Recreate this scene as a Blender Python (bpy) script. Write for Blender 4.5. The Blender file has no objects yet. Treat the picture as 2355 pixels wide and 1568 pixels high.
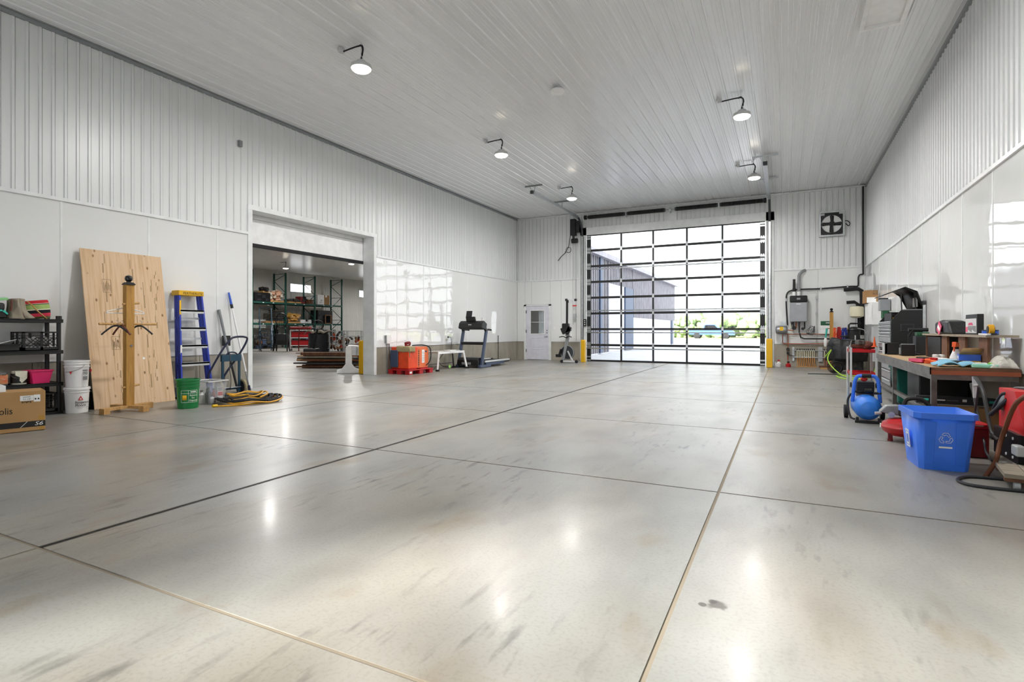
import bpy, math, random
from mathutils import Vector, Matrix, Euler, Quaternion
random.seed(7)
SC = bpy.context.scene
COL = SC.collection
R = math.radians

# ------------------------------------------------------------------ camera
F, CX, HY, EYE = 1257.0, 1177.5, 758.0, 1.16
YAW = math.atan2(.446, .895)
cam = bpy.data.cameras.new('camera')
cam.sensor_width = 36.0
cam.lens = 36.0 * F / 2355.0
cam.shift_y = -(784.0 - HY) / 2355.0
cam.clip_end = 400
co = bpy.data.objects.new('camera', cam)
COL.objects.link(co)
co.location = (0, 0, EYE)
co.rotation_euler = (R(90), 0, YAW)
SC.camera = co

# ------------------------------------------------------------------ sky, sun, exposure
SC.view_settings.view_transform = 'Standard'
SC.view_settings.look = 'None'
SC.view_settings.gamma = 1.0
SC.view_settings.exposure = 0.68
SC.view_settings.use_curve_mapping = False
SC.cycles.max_bounces = 7
SC.cycles.diffuse_bounces = 4
SC.cycles.glossy_bounces = 3
SC.cycles.transmission_bounces = 3
SC.cycles.transparent_max_bounces = 8
SC.cycles.caustics_reflective = False
SC.cycles.caustics_refractive = False
wd = bpy.data.worlds.new('sky')
SC.world = wd
wd.use_nodes = True
bg = wd.node_tree.nodes['Background']
bg.inputs[0].default_value = (.93, .965, 1, 1)
bg.inputs[1].default_value = 2.0
sun = bpy.data.lights.new('sun', 'SUN')
sun.energy = 11.0
sun.angle = R(5)
sun.color = (1, .96, .89)
so = bpy.data.objects.new('sun', sun)
COL.objects.link(so)
SUN_AZ = math.atan2(.53, .85)
so.rotation_euler = (R(90 - 26), 0, -SUN_AZ)   # light travels +Y, tilted to +X and down
so.location = (-20, -30, 25)
LAMP_W = 80.0          # each high-bay lamp

# ------------------------------------------------------------------ survey helper: pixel of the photograph + one known plane -> point in the room (metres)
SN, CS = math.sin(YAW), math.cos(YAW)
def P(u, v, X=None, Y=None, Z=None):
    c = (u - CX) / F
    r = (c * CS - SN, c * SN + CS, -(v - HY) / F)
    t = X / r[0] if X is not None else Y / r[1] if Y is not None else (Z - EYE) / r[2]
    return Vector((r[0] * t, r[1] * t, EYE + r[2] * t))

# ------------------------------------------------------------------ mesh builder
def V(*a): return Vector(a)
class MB:
    def __init__(s): s.v = []; s.f = []
    def add(s, vs, fs):
        b = len(s.v)
        s.v += [tuple(x) for x in vs]
        s.f += [tuple(b + i for i in f) for f in fs]
        return s
    def box(s, x0, y0, z0, x1, y1, z1):
        x0, x1 = min(x0, x1), max(x0, x1); y0, y1 = min(y0, y1), max(y0, y1); z0, z1 = min(z0, z1), max(z0, z1)
        return s.add([(x0,y0,z0),(x1,y0,z0),(x1,y1,z0),(x0,y1,z0),(x0,y0,z1),(x1,y0,z1),(x1,y1,z1),(x0,y1,z1)],
                     [(0,3,2,1),(4,5,6,7),(0,1,5,4),(1,2,6,5),(2,3,7,6),(3,0,4,7)])
    def cb(s, c, d, rot=(0,0,0)):
        m = Euler([R(a) for a in rot]).to_matrix(); c = Vector(c)
        q = [(-1,-1,-1),(1,-1,-1),(1,1,-1),(-1,1,-1),(-1,-1,1),(1,-1,1),(1,1,1),(-1,1,1)]
        return s.add([c + m @ Vector((a*d[0]/2, b*d[1]/2, e*d[2]/2)) for a, b, e in q],
                     [(0,3,2,1),(4,5,6,7),(0,1,5,4),(1,2,6,5),(2,3,7,6),(3,0,4,7)])
    def bar(s, p, q, w, h=None, up=(0,0,1)):
        h = w if h is None else h
        p, q = Vector(p), Vector(q); d = (q - p).normalized(); up = Vector(up)
        if abs(d.dot(up)) > .98: up = Vector((1,0,0)) if abs(d.x) < .9 else Vector((0,1,0))
        a = d.cross(up).normalized(); b = a.cross(d)
        vs = [e + a*i*w/2 + b*j*h/2 for e in (p, q) for i, j in ((-1,-1),(1,-1),(1,1),(-1,1))]
        return s.add(vs, [(0,3,2,1),(4,5,6,7),(0,1,5,4),(1,2,6,5),(2,3,7,6),(3,0,4,7)])
    def cyl(s, p, q, r, r2=None, n=12, cap=True):
        r2 = r if r2 is None else r2
        p, q = Vector(p), Vector(q); d = (q - p).normalized()
        a = d.orthogonal().normalized(); b = d.cross(a)
        vs = []
        for e, rr in ((p, r), (q, r2)):
            for i in range(n):
                t = 2*math.pi*i/n
                vs.append(e + (a*math.cos(t) + b*math.sin(t))*rr)
        fs = [(i, (i+1) % n, n + (i+1) % n, n + i) for i in range(n)]
        if cap: fs += [tuple(range(n-1, -1, -1)), tuple(range(n, 2*n))]
        return s.add(vs, fs)
    def tube(s, pts, r, n=8, closed=False):
        pts = [Vector(p) for p in pts]; k = len(pts)
        rr = r if isinstance(r, (list, tuple)) else [r]*k
        vs = []; a = None
        for i in range(k):
            if closed: d = pts[(i+1) % k] - pts[i-1]
            else: d = pts[min(i+1, k-1)] - pts[max(i-1, 0)]
            d = d.normalized() if d.length > 1e-9 else Vector((0,0,1))
            a = d.orthogonal().normalized() if a is None else (a - d*a.dot(d))
            a = a.normalized() if a.length > 1e-6 else d.orthogonal().normalized()
            b = d.cross(a)
            for j in range(n):
                t = 2*math.pi*j/n
                vs.append(pts[i] + (a*math.cos(t) + b*math.sin(t))*rr[i])
        fs = []
        for i in range(k if closed else k-1):
            i2 = (i+1) % k
            fs += [(i*n+j, i*n+(j+1) % n, i2*n+(j+1) % n, i2*n+j) for j in range(n)]
        if not closed: fs += [tuple(range(n-1,-1,-1)), tuple((k-1)*n+j for j in range(n))]
        return s.add(vs, fs)
    def lathe(s, prof, c=(0,0,0), n=20, ax='z', sc=(1,1)):
        c = Vector(c); vs = []
        for r, h in prof:
            for i in range(n):
                t = 2*math.pi*i/n; x, y = r*math.cos(t)*sc[0], r*math.sin(t)*sc[1]
                vs.append(c + (Vector((x,y,h)) if ax == 'z' else Vector((h,x,y)) if ax == 'x' else Vector((y,h,x))))
        k = len(prof)
        fs = [(i*n+j, i*n+(j+1) % n, (i+1)*n+(j+1) % n, (i+1)*n+j) for i in range(k-1) for j in range(n)]
        fs += [tuple(range(n-1,-1,-1)), tuple((k-1)*n+j for j in range(n))]
        return s.add(vs, fs)
    def sph(s, c, r, n=12, m=8):
        r = (r, r, r) if not isinstance(r, (tuple, list)) else r
        c = Vector(c); vs = []
        for i in range(m+1):
            a = math.pi*(i+.02)/(m+.04)
            for j in range(n):
                t = 2*math.pi*j/n
                vs.append(c + Vector((r[0]*math.sin(a)*math.cos(t), r[1]*math.sin(a)*math.sin(t), r[2]*math.cos(a))))
        return s.add(vs, [(i*n+j, (i+1)*n+j, (i+1)*n+(j+1) % n, i*n+(j+1) % n) for i in range(m) for j in range(n)])
    def prism(s, pts, a, b, ax='z'):
        """polygon pts extruded from a to b along an axis; x: pts=(y,z)  y: pts=(x,z)  z: pts=(x,y)"""
        f = {'x': lambda p, t: (t, p[0], p[1]), 'y': lambda p, t: (p[0], t, p[1]), 'z': lambda p, t: (p[0], p[1], t)}[ax]
        n = len(pts)
        return s.add([f(p, a) for p in pts] + [f(p, b) for p in pts],
                     [tuple(range(n-1,-1,-1)), tuple(range(n, 2*n))] + [(i, (i+1) % n, n+(i+1) % n, n+i) for i in range(n)])
    def frame(s, o, u, v, w, h, t, d):
        """rectangular frame (four bars of width t, depth d) with its corner at o, axes u,v"""
        o, u, v = Vector(o), Vector(u), Vector(v); n = u.cross(v)
        for a0, a1, b0, b1 in ((0,w,0,t),(0,w,h-t,h),(0,t,t,h-t),(w-t,w,t,h-t)):
            vs = [o + u*a + v*b + n*c for c in (0, d) for a, b in ((a0,b0),(a1,b0),(a1,b1),(a0,b1))]
            s.add(vs, [(0,3,2,1),(4,5,6,7),(0,1,5,4),(1,2,6,5),(2,3,7,6),(3,0,4,7)])
        return s
    def grid(s, fn, nu, nv):
        vs = [fn(i/nu, j/nv) for j in range(nv+1) for i in range(nu+1)]
        return s.add(vs, [(j*(nu+1)+i, j*(nu+1)+i+1, (j+1)*(nu+1)+i+1, (j+1)*(nu+1)+i) for j in range(nv) for i in range(nu)])
    def mesh(s, name):
        me = bpy.data.meshes.new(name)
        me.from_pydata(s.v, [], s.f); me.update()
        me.polygons.foreach_set('use_smooth', [True]*len(me.polygons))
        me.set_sharp_from_angle(angle=R(32))
        return me
    def go(s, name, mat, parent=None, bevel=0, loc=None, rot=None, seg=2, solid=0):
        me = s.mesh(name); me.materials.append(M(mat))
        return place(name, me, parent, loc, rot, bevel, seg, solid)
def place(name, me, parent=None, loc=None, rot=None, bevel=0, seg=2, solid=0):
    o = bpy.data.objects.new(name, me); COL.objects.link(o)
    if parent: o.parent = parent
    if loc: o.location = loc
    if rot: o.rotation_euler = [R(a) for a in rot]
    if solid:
        m = o.modifiers.new('s', 'SOLIDIFY'); m.thickness = solid; m.offset = 0
    if bevel:
        m = o.modifiers.new('b', 'BEVEL'); m.width = bevel; m.segments = seg; m.limit_method = 'ANGLE'; m.angle_limit = R(40); m.harden_normals = True
    return o
def tag(o, label, cat, group=None):
    o['label'] = label; o['category'] = cat
    if group: o['group'] = group
    return o
def T(name, label, cat, loc=(0,0,0), rz=0, group=None):
    o = bpy.data.objects.new(name, None); COL.objects.link(o)
    o.empty_display_size = .1
    o.location = loc; o.rotation_euler = (0, 0, R(rz))
    return tag(o, label, cat, group)
def copy_tree(o, parent=None):
    c = o.copy(); COL.objects.link(c); c.parent = parent
    for ch in [k for k in o.children]: copy_tree(ch, c)
    return c
def dup(o, loc, rz=None, label=None):
    c = copy_tree(o); c.location = loc
    if rz is not None: c.rotation_euler[2] = R(rz)
    if label: c['label'] = label
    return c
def struct(o): o['kind'] = 'structure'; return o
def stuff(o): o['kind'] = 'stuff'; return o
def smooth(pts, k=6, closed=False):
    pts = [Vector(p) for p in pts]; n = len(pts); out = []
    for i in range(n if closed else n-1):
        g = (lambda j: pts[j % n]) if closed else (lambda j: pts[max(0, min(n-1, j))])
        a, b, c, d = g(i-1), g(i), g(i+1), g(i+2)
        for j in range(k):
            t = j/k
            out.append(.5*((2*b) + (c-a)*t + (2*a-5*b+4*c-d)*t*t + (3*b-a-3*c+d)*t**3))
    if not closed: out.append(pts[-1])
    return out
FACE = {'+x': (90, 0, 90), '-x': (90, 0, -90), '-y': (90, 0, 0), '+y': (90, 0, 180), '+z': (0, 0, 0)}
def text(s, size, mat, parent, loc, face='+x', align='CENTER', name='lettering', ext=.0008, sx=1, shear=0, spin=0):
    cu = bpy.data.curves.new('t', 'FONT'); cu.body = s; cu.size = size; cu.extrude = ext; cu.align_x = align; cu.align_y = 'CENTER'
    cu.resolution_u = 3; cu.shear = shear
    to = bpy.data.objects.new('t', cu); COL.objects.link(to)
    me = bpy.data.meshes.new_from_object(to.evaluated_get(bpy.context.evaluated_depsgraph_get()))
    bpy.data.objects.remove(to); bpy.data.curves.remove(cu)
    me.materials.clear(); me.materials.append(M(mat))
    o = place(name, me, parent, loc)
    rt = FACE[face] if isinstance(face, str) else face
    m = Euler([R(a) for a in rt]).to_matrix() @ Matrix.Rotation(R(spin), 3, 'Z')
    o.rotation_euler = m.to_euler(); o.scale = (sx, 1, 1)
    return o

# ------------------------------------------------------------------ materials
def lin(h):
    h = h.lstrip('#'); c = [int(h[i:i+2], 16)/255 for i in (0,2,4)]
    return tuple((x/12.92 if x <= .04045 else ((x+.055)/1.055)**2.4) for x in c) + (1,)
MATS = {}
def M(n):
    return MATS[n] if n in MATS else MATS['white']
def mat(name, col, rough=.5, metal=0, var=.06, scale=6, bump=0, bscale=40, spec=.5, alpha=1, coat=0, emit=None, estr=0, col2=None, stretch=(1,1,1)):
    m = bpy.data.materials.new(name); m.use_nodes = True; MATS[name] = m
    nt = m.node_tree; b = nt.nodes['Principled BSDF']; L = nt.links
    c = lin(col)
    b.inputs['Base Color'].default_value = c; b.inputs['Roughness'].default_value = rough; b.inputs['Metallic'].default_value = metal
    b.inputs['Specular IOR Level'].default_value = spec; b.inputs['Coat Weight'].default_value = coat; b.inputs['Alpha'].default_value = alpha
    if emit: b.inputs['Emission Color'].default_value = lin(emit); b.inputs['Emission Strength'].default_value = estr
    if var or bump or col2:
        tc = nt.nodes.new('ShaderNodeTexCoord'); mp = nt.nodes.new('ShaderNodeMapping'); mp.inputs['Scale'].default_value = stretch
        L.new(tc.outputs['Object'], mp.inputs['Vector'])
    if var or col2:
        no = nt.nodes.new('ShaderNodeTexNoise'); no.inputs['Scale'].default_value = scale; no.inputs['Detail'].default_value = 2
        L.new(mp.outputs[0], no.inputs['Vector'])
        rp = nt.nodes.new('ShaderNodeValToRGB')
        e = rp.color_ramp.elements; e[0].position = .32; e[1].position = .68
        d = lin(col2) if col2 else tuple(min(1, x*(1+var)) for x in c[:3]) + (1,)
        e[0].color = c if col2 else tuple(x*(1-var) for x in c[:3]) + (1,)
        e[1].color = d
        L.new(no.outputs['Fac'], rp.inputs[0]); L.new(rp.outputs[0], b.inputs['Base Color'])
    if bump:
        n2 = nt.nodes.new('ShaderNodeTexNoise'); n2.inputs['Scale'].default_value = bscale; n2.inputs['Detail'].default_value = 3
        L.new(mp.outputs[0], n2.inputs['Vector'])
        bp = nt.nodes.new('ShaderNodeBump'); bp.inputs['Strength'].default_value = bump; bp.inputs['Distance'].default_value = .02
        L.new(n2.outputs['Fac'], bp.inputs['Height']); L.new(bp.outputs[0], b.inputs['Normal'])
    return m
for a in [
 ('white','#eceded',.45), ('white_gloss','#f0f0f0',.25), ('white_trim','#e6e8e8',.35), ('white_plastic','#eeeeee',.4), ('cream','#e3ddc0',.4),
 ('black','#121214',.45), ('black_gloss','#0e0e10',.2), ('black_rubber','#17171a',.75), ('black_plastic','#141416',.5), ('charcoal','#2a2c30',.5), ('dark_grey','#3c3e42',.5),
 ('grey','#85888a',.5), ('light_grey','#b9bcbd',.45), ('grey_paint','#8f9396',.4), ('boiler_grey','#9a9da2',.35),
 ('red','#b5141c',.4), ('bright_red','#cf1f22',.35), ('dark_red','#7d1518',.45), ('orange','#e0481c',.38), ('orange_light','#e7733f',.38), ('cord_orange','#f0622a',.5),
 ('yellow','#e3b51c',.45), ('bollard','#e0ad10',.4), ('ladder_yellow','#e8b520',.5), ('tool_yellow','#e0a515',.5), ('pink','#e02a6c',.4), ('peg_pink','#e0527a',.5),
 ('blue','#2d5cc8',.35), ('bin_blue','#3a78ee',.38), ('tank_blue','#2c78dc',.35), ('ladder_blue','#2a40b2',.45), ('truck_blue','#1c4258',.45), ('dark_blue','#131c3a',.45), ('rope_blue','#243a9c',.7), ('car_blue','#4a6fc0',.3),
 ('green_bucket','#137a3c',.4), ('teal','#13675c',.5), ('rack_green','#174a40',.5), ('hose_green','#9cc43a',.5), ('lime','#8ed08c',.45), ('mint','#6fd0b0',.5), ('tag_green','#8fd05a',.5), ('board_green','#1f5a3a',.5),
 ('cloth_blue','#7fb4cf',.85), ('cloth_green','#8ecfba',.85), ('towel','#a3946f',.95), ('canvas','#9d9382',.95), ('rag_brown','#7d6c50',.9),
 ('turquoise','#37b5a4',.6), ('lavender','#dcdce6',.4), ('peach','#d9a98a',.6), ('mauve','#3a3f52',.4), ('tan_dirt','#8f8474',.95), ('wheel_tan','#8f8468',.8),
 ('steel_blue','#3c4a63',.4), ('rust','#7a4a30',.8), ('brick_rust','#9a5236',.8), ('paint_label','#d08a5a',.6), ('paint_cream','#dcd9c6',.5), ('copper','#a35a38',.35), ('pex','#c88a4a',.5),
 ('printed_white','#f2f2f0',.5), ('ink','#1c1a18',.6), ('ink_red','#c01c20',.6), ('ink_brown','#5a4630',.7), ('ink_grey','#8a8a8c',.6), ('clear_label','#d8d8d8',.5), ('lamp_body','#c9cacb',.4)]:
    mat(a[0], a[1], a[2], var=.05)
mat('steel', '#9da0a3', .38, .85, var=.12, scale=9)
mat('galv', '#c2c5c7', .35, .8, var=.1, scale=14)
mat('chrome', '#d5d7d9', .15, 1, var=0)
mat('alu', '#d2d5d6', .4, .3, var=.05)
mat('dark_steel', '#55524f', .45, .6, var=.25, scale=12, bump=.1)
mat('raw_steel', '#6e6a66', .4, .7, var=.3, scale=7, bump=.1)
mat('ply', '#d9b88c', .7, var=.1, scale=2, col2='#e6cca4', stretch=(1,3,.5))
mat('ply_dark', '#8a6a48', .75, var=.2, scale=20)
mat('lumber', '#b98a52', .75, var=.2, scale=8, col2='#cda368', stretch=(6,6,.8), bump=.2)
mat('treated', '#a87a38', .75, col2='#c09048', scale=7, stretch=(5,5,.6), bump=.2)
mat('wood_dark', '#5a3a26', .7, col2='#7a5238', scale=8, stretch=(1,6,1))
mat('wood_top', '#a98c66', .55, col2='#c4a67c', scale=5, stretch=(4,.7,1))
mat('cardboard', '#b18a5a', .85, var=.06, scale=3)
mat('carton', '#a07a50', .85, var=.1, scale=4)
mat('gray_wood', '#8d8375', .8, col2='#a79a88', scale=6, stretch=(1,8,1))
mat('tape', '#b58a3c', .3, var=.05)
mat('bag_plastic', '#d9d6cc', .2, var=.1, scale=10, bump=.6, bscale=30)
mat('tarp', '#121316', .4, var=.2, bump=.5, bscale=12)
mat('leather_rust', '#6b3a2c', .6, var=.3, scale=12)
mat('curb', '#8f887a', .85, col2='#a8a296', scale=2.2, bump=.25, bscale=25, stretch=(1,1,.5))
mat('clutter_dark', '#26241f', .7, col2='#4a4238', scale=9)
mat('scrap_brown', '#6a4a34', .75, col2='#8a6448', scale=9)
mat('gravel', '#b4b6bc', .95, col2='#c6c8cc', scale=1.5)
mat('grass', '#9dab6a', .95, col2='#c3c294', scale=.8)
mat('leaf', '#7d9468', .9, col2='#a9ba90', scale=1.2)
mat('bark', '#4a4034', .9)
mat('siding', '#8d8a92', .55, col2='#a09da5', scale=2)
mat('siding_dark', '#4c5870', .55, var=.05)
mat('siding_white', '#c6c6d0', .5, var=.03)
mat('glow', '#ffffff', .5, var=0, emit='#fff2dc', estr=14)
MATS['glow'].cycles.emission_sampling = 'NONE'
mat('screen_off', '#0d0e12', .12, var=0)
def clear(name, tint, fac, rough):
    m = bpy.data.materials.new(name); m.use_nodes = True; MATS[name] = m
    nt = m.node_tree; nt.nodes.remove(nt.nodes['Principled BSDF']); out = nt.nodes['Material Output']
    tr = nt.nodes.new('ShaderNodeBsdfTransparent'); tr.inputs[0].default_value = tint
    gl = nt.nodes.new('ShaderNodeBsdfGlossy'); gl.inputs['Roughness'].default_value = rough
    fr = nt.nodes.new('ShaderNodeFresnel'); fr.inputs[0].default_value = 1.45
    mx = nt.nodes.new('ShaderNodeMixShader')
    if fac:
        df = nt.nodes.new('ShaderNodeBsdfDiffuse'); df.inputs[0].default_value = (.8,.82,.85,1)
        m2 = nt.nodes.new('ShaderNodeMixShader'); m2.inputs[0].default_value = fac
        nt.links.new(tr.outputs[0], m2.inputs[1]); nt.links.new(df.outputs[0], m2.inputs[2]); tr = m2
    nt.links.new(fr.outputs[0], mx.inputs[0]); nt.links.new(tr.outputs[0], mx.inputs[1]); nt.links.new(gl.outputs[0], mx.inputs[2])
    nt.links.new(mx.outputs[0], out.inputs[0])
clear('glass', (.95,.97,.97,1), 0, .02)
mat('clear_plastic', '#e6eaf0', .2, alpha=.18, var=0)

# sheet steel of walls and ceiling, glossy wall liner panels, concrete floor
def nodes(name):
    m = bpy.data.materials.new(name); m.use_nodes = True; MATS[name] = m
    return m.node_tree, m.node_tree.nodes['Principled BSDF']
def N(nt, t, **k):
    n = nt.nodes.new(t)
    for a, v in k.items():
        if a in n.inputs: n.inputs[a].default_value = v
        else: setattr(n, a, v)
    return n
def ramp(nt, src, stops):
    r = nt.nodes.new('ShaderNodeValToRGB'); e = r.color_ramp.elements
    while len(e) < len(stops): e.new(.5)
    for x, (p, c) in zip(e, stops): x.position = p; x.color = c if len(c) == 4 else (*c, 1)
    nt.links.new(src, r.inputs[0]); return r.outputs[0]
def coords(nt, sc=(1,1,1)):
    tc = nt.nodes.new('ShaderNodeTexCoord'); mp = nt.nodes.new('ShaderNodeMapping'); mp.inputs['Scale'].default_value = sc
    nt.links.new(tc.outputs['Object'], mp.inputs[0]); return mp.outputs[0]
def noise(nt, vec, scale, detail=4, dist=0):
    n = N(nt, 'ShaderNodeTexNoise', Scale=scale, Detail=detail, Distortion=dist); nt.links.new(vec, n.inputs['Vector']); return n.outputs['Fac']
def sheet(name, col, rough, sc):
    nt, b = nodes(name)
    c = lin(col); v = coords(nt, sc)
    f = noise(nt, v, 1.0, 3)
    o = ramp(nt, f, [(.3, tuple(x*.96 for x in c[:3])), (.7, tuple(min(1, x*1.03) for x in c[:3]))])
    nt.links.new(o, b.inputs['Base Color'])
    b.inputs['Roughness'].default_value = rough; b.inputs['Metallic'].default_value = 0; b.inputs['Specular IOR Level'].default_value = .6
    bp = N(nt, 'ShaderNodeBump', Strength=.12, Distance=.02)
    nt.links.new(noise(nt, v, 2.5, 2), bp.inputs['Height']); nt.links.new(bp.outputs[0], b.inputs['Normal'])
sheet('wall_steel', '#e4e6e6', .33, (3, 3, .5))
sheet('ceiling_steel', '#eceef0', .19, (4, .25, 1))
sheet('far_steel', '#d8d8d3', .5, (3, 3, .5))
nt, b = nodes('liner')
b.inputs['Base Color'].default_value = lin('#e8e9e8'); b.inputs['Roughness'].default_value = .03; b.inputs['Specular IOR Level'].default_value = .85
v = coords(nt, (1, 1, 1))
bp = N(nt, 'ShaderNodeBump', Strength=.4, Distance=.012)
nt.links.new(noise(nt, v, 2.0, 2), bp.inputs['Height']); nt.links.new(bp.outputs[0], b.inputs['Normal'])

nt, b = nodes('floor_concrete')
vs = coords(nt, (1.3, .7, 1))
a = ramp(nt, noise(nt, vs, .45, 3, 0), [(.25, lin('#8e908f')), (.45, lin('#959591')), (.62, lin('#9c9992')), (.85, lin('#a9a297'))])
t = ramp(nt, noise(nt, vs, .8, 3, 0), [(.45, (0,0,0)), (.85, (.8,.8,.8))])
mx = N(nt, 'ShaderNodeMix', data_type='RGBA', blend_type='MULTIPLY'); mx.inputs[7].default_value = lin('#e4d2b8')
nt.links.new(t, mx.inputs[0]); nt.links.new(a, mx.inputs[6])
d = ramp(nt, noise(nt, coords(nt, (2.0, 1.0, 1)), 1.1, 4, 0), [(.42, (0,0,0)), (.9, (.65,.65,.65))])
mx2 = N(nt, 'ShaderNodeMix', data_type='RGBA', blend_type='MULTIPLY'); mx2.inputs[7].default_value = lin('#a5a6aa')
nt.links.new(d, mx2.inputs[0]); nt.links.new(mx.outputs[2], mx2.inputs[6])
def over(prev, fac, col, blend='MULTIPLY'):
    q = N(nt, 'ShaderNodeMix', data_type='RGBA', blend_type=blend); q.inputs[7].default_value = col
    nt.links.new(fac, q.inputs[0]); nt.links.new(prev, q.inputs[6]); return q.outputs[2]
def mul(a_, b_):
    q = N(nt, 'ShaderNodeMath', operation='MULTIPLY'); nt.links.new(a_, q.inputs[0]); nt.links.new(b_, q.inputs[1]); return q.outputs[0]
cur = mx2.outputs[2]
# tyre and drag scuffs, only where traffic runs; fine aggregate speckle; a few drips
sc_ = ramp(nt, noise(nt, coords(nt, (9, 2.2, 1)), 1.6, 3, 0), [(.56, (0,0,0)), (.72, (1,1,1))])
zone = ramp(nt, noise(nt, coords(nt, (1.2, .5, 1)), .9, 2), [(.46, (0,0,0)), (.66, (.8,.8,.8))])
cur = over(cur, mul(sc_, zone), lin('#8e8f92'))
cur = over(cur, ramp(nt, noise(nt, coords(nt), 60, 2), [(.35, (.5,.5,.5)), (.5, (0,0,0))]), lin('#e9e7e3'))
rust_ = ramp(nt, noise(nt, coords(nt, (1.6, .8, 1)), 1.5, 3, 0), [(.6, (0,0,0)), (.78, (.75,.75,.75))])
cur = over(cur, rust_, lin('#d9bf98'))
geo = nt.nodes.new('ShaderNodeNewGeometry')
wob = N(nt, 'ShaderNodeTexNoise', Scale=14, Detail=2); nt.links.new(geo.outputs['Position'], wob.inputs['Vector'])
for (px, py_, rad) in ((1650, 1390, .045), (1615, 1389, .018), (1640, 1384, .025)):
    q = P(px, py_, Z=0)
    dn = N(nt, 'ShaderNodeVectorMath', operation='DISTANCE'); nt.links.new(geo.outputs['Position'], dn.inputs[0]); dn.inputs[1].default_value = q
    ad = N(nt, 'ShaderNodeMath', operation='MULTIPLY_ADD'); nt.links.new(wob.outputs['Fac'], ad.inputs[0]); ad.inputs[1].default_value = rad*1.4; nt.links.new(dn.outputs['Value'], ad.inputs[2])
    cur = over(cur, ramp(nt, ad.outputs[0], [(rad*1.5, (1,1,1)), (rad*1.75, (0,0,0))]), lin('#8f8a86'))
nt.links.new(cur, b.inputs['Base Color'])
b.inputs['Roughness'].default_value = .36
b.inputs['Specular IOR Level'].default_value = .4
b.inputs['Coat Weight'].default_value = .06; b.inputs['Coat Roughness'].default_value = .14

# ================================================================== THE SHELL
XL, XR, YB, YF, ZC = -9.39, 2.18, 19.3, -4.7, 5.48
ZS, ZK = 3.05, .70                       # top of liner panels, top of concrete kerb
OY0, OY1, OZ = 7.36, 10.92, 3.52         # opening in the left wall
DX0, DX1, DZ = -6.52, -.55, 4.62         # glazed overhead door in the back wall
EX0, EX1, EZ = -8.99, -8.05, 2.07        # entry door
NX, NY0, NY1, NZ = -30.0, 2.0, 47.0, 5.05  # the store room next door

# ---- floor: slabs divided by saw-cut joints, over a dirt-filled base
fl = struct(MB().box(-9.62, YF-.6, -.3, XR+.3, YB+.28, -.004).box(NX-.3, NY0-.3, -.3, -9.62, NY1+.3, -.004).go('floor', 'tan_dirt'))
xs = [NX-.3, -25.2, -20.2, -15.2, -9.62, -6.55, -3.55, -.42, XR+.3]
ys = [YF-.6, -1.2, 1.48, 4.15, 6.83, 9.5, 12.2, 14.85, 17.5, YB+.28, 24, 29, 34, 39, NY1+.3]
g = .010
for i in range(len(xs)-1):
    for j in range(len(ys)-1):
        if i >= 4 and j >= 9: continue
        gx = .022 if abs(xs[i+1]+3.55) < .01 and j >= 2 else g
        gl = .022 if abs(xs[i]+3.55) < .01 and j >= 2 else g
        MB().box(xs[i]+gl, ys[j]+g, -.012, xs[i+1]-gx, ys[j+1]-g, 0).go('slab', 'floor_concrete', fl)
t = struct(MB().box(-3.572, 1.49, -.012, -3.556, 17.4, .001).box(-3.54, 1.49, -.012, -3.53, 17.4, .001).go('trim_1', 'dark_steel'))
MB().box(-3.556, 1.49, -.004, -3.54, 17.4, -.0035).go('drain_slot', 'black', t)

# ---- profiled sheets
def wall_sheet(w, z0, z1, n=6):
    """vertical ribbed sheet, local x along the wall, ribs towards +y"""
    p = w/n; prof = []
    for k in range(n):
        a = k*p
        prof += [(a, 0), (a+p-.056, 0), (a+p-.054, -.012), (a+p-.048, -.012), (a+p-.043, .016), (a+p-.012, .016), (a+p-.004, 0)]
    prof.append((w, 0))
    m = MB()
    return m.add([(x, d, z0) for x, d in prof] + [(x, d, z1) for x, d in prof],
                 [(i, i+1, len(prof)+i+1, len(prof)+i) for i in range(len(prof)-1)])
SHEETS = {}
def put_sheet(parent, w, z0, z1, loc, rz, mt='wall_steel'):
    key = (round(w, 3), z0, z1, mt)
    if key not in SHEETS:
        me = wall_sheet(w, z0, z1, max(1, round(w/.1524))).mesh('cladding_sheet'); me.materials.append(M(mt)); SHEETS[key] = me
    return place('cladding_sheet', SHEETS[key], parent, loc, (0, 0, rz))
def run_sheets(parent, a, b, z0, z1, fn, rz, w=.9144, mt='wall_steel'):
    """sheets side by side from a to b along a wall; fn gives the location of a start"""
    x = a
    while x < b - .01:
        ww = min(w, b-x); put_sheet(parent, ww, z0, z1, fn(x), rz, mt); x += ww

# ---- left wall
wl = struct(MB().box(XL-.31, YF-.3, 0, XL-.03, OY0-.05, ZC+.2).box(XL-.31, OY1+.05, 0, XL-.03, YB+.3, ZC+.2).box(XL-.31, OY0-.05, OZ+.05, XL-.03, OY1+.05, ZC+.2).go('wall_left', 'white'))
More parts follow.
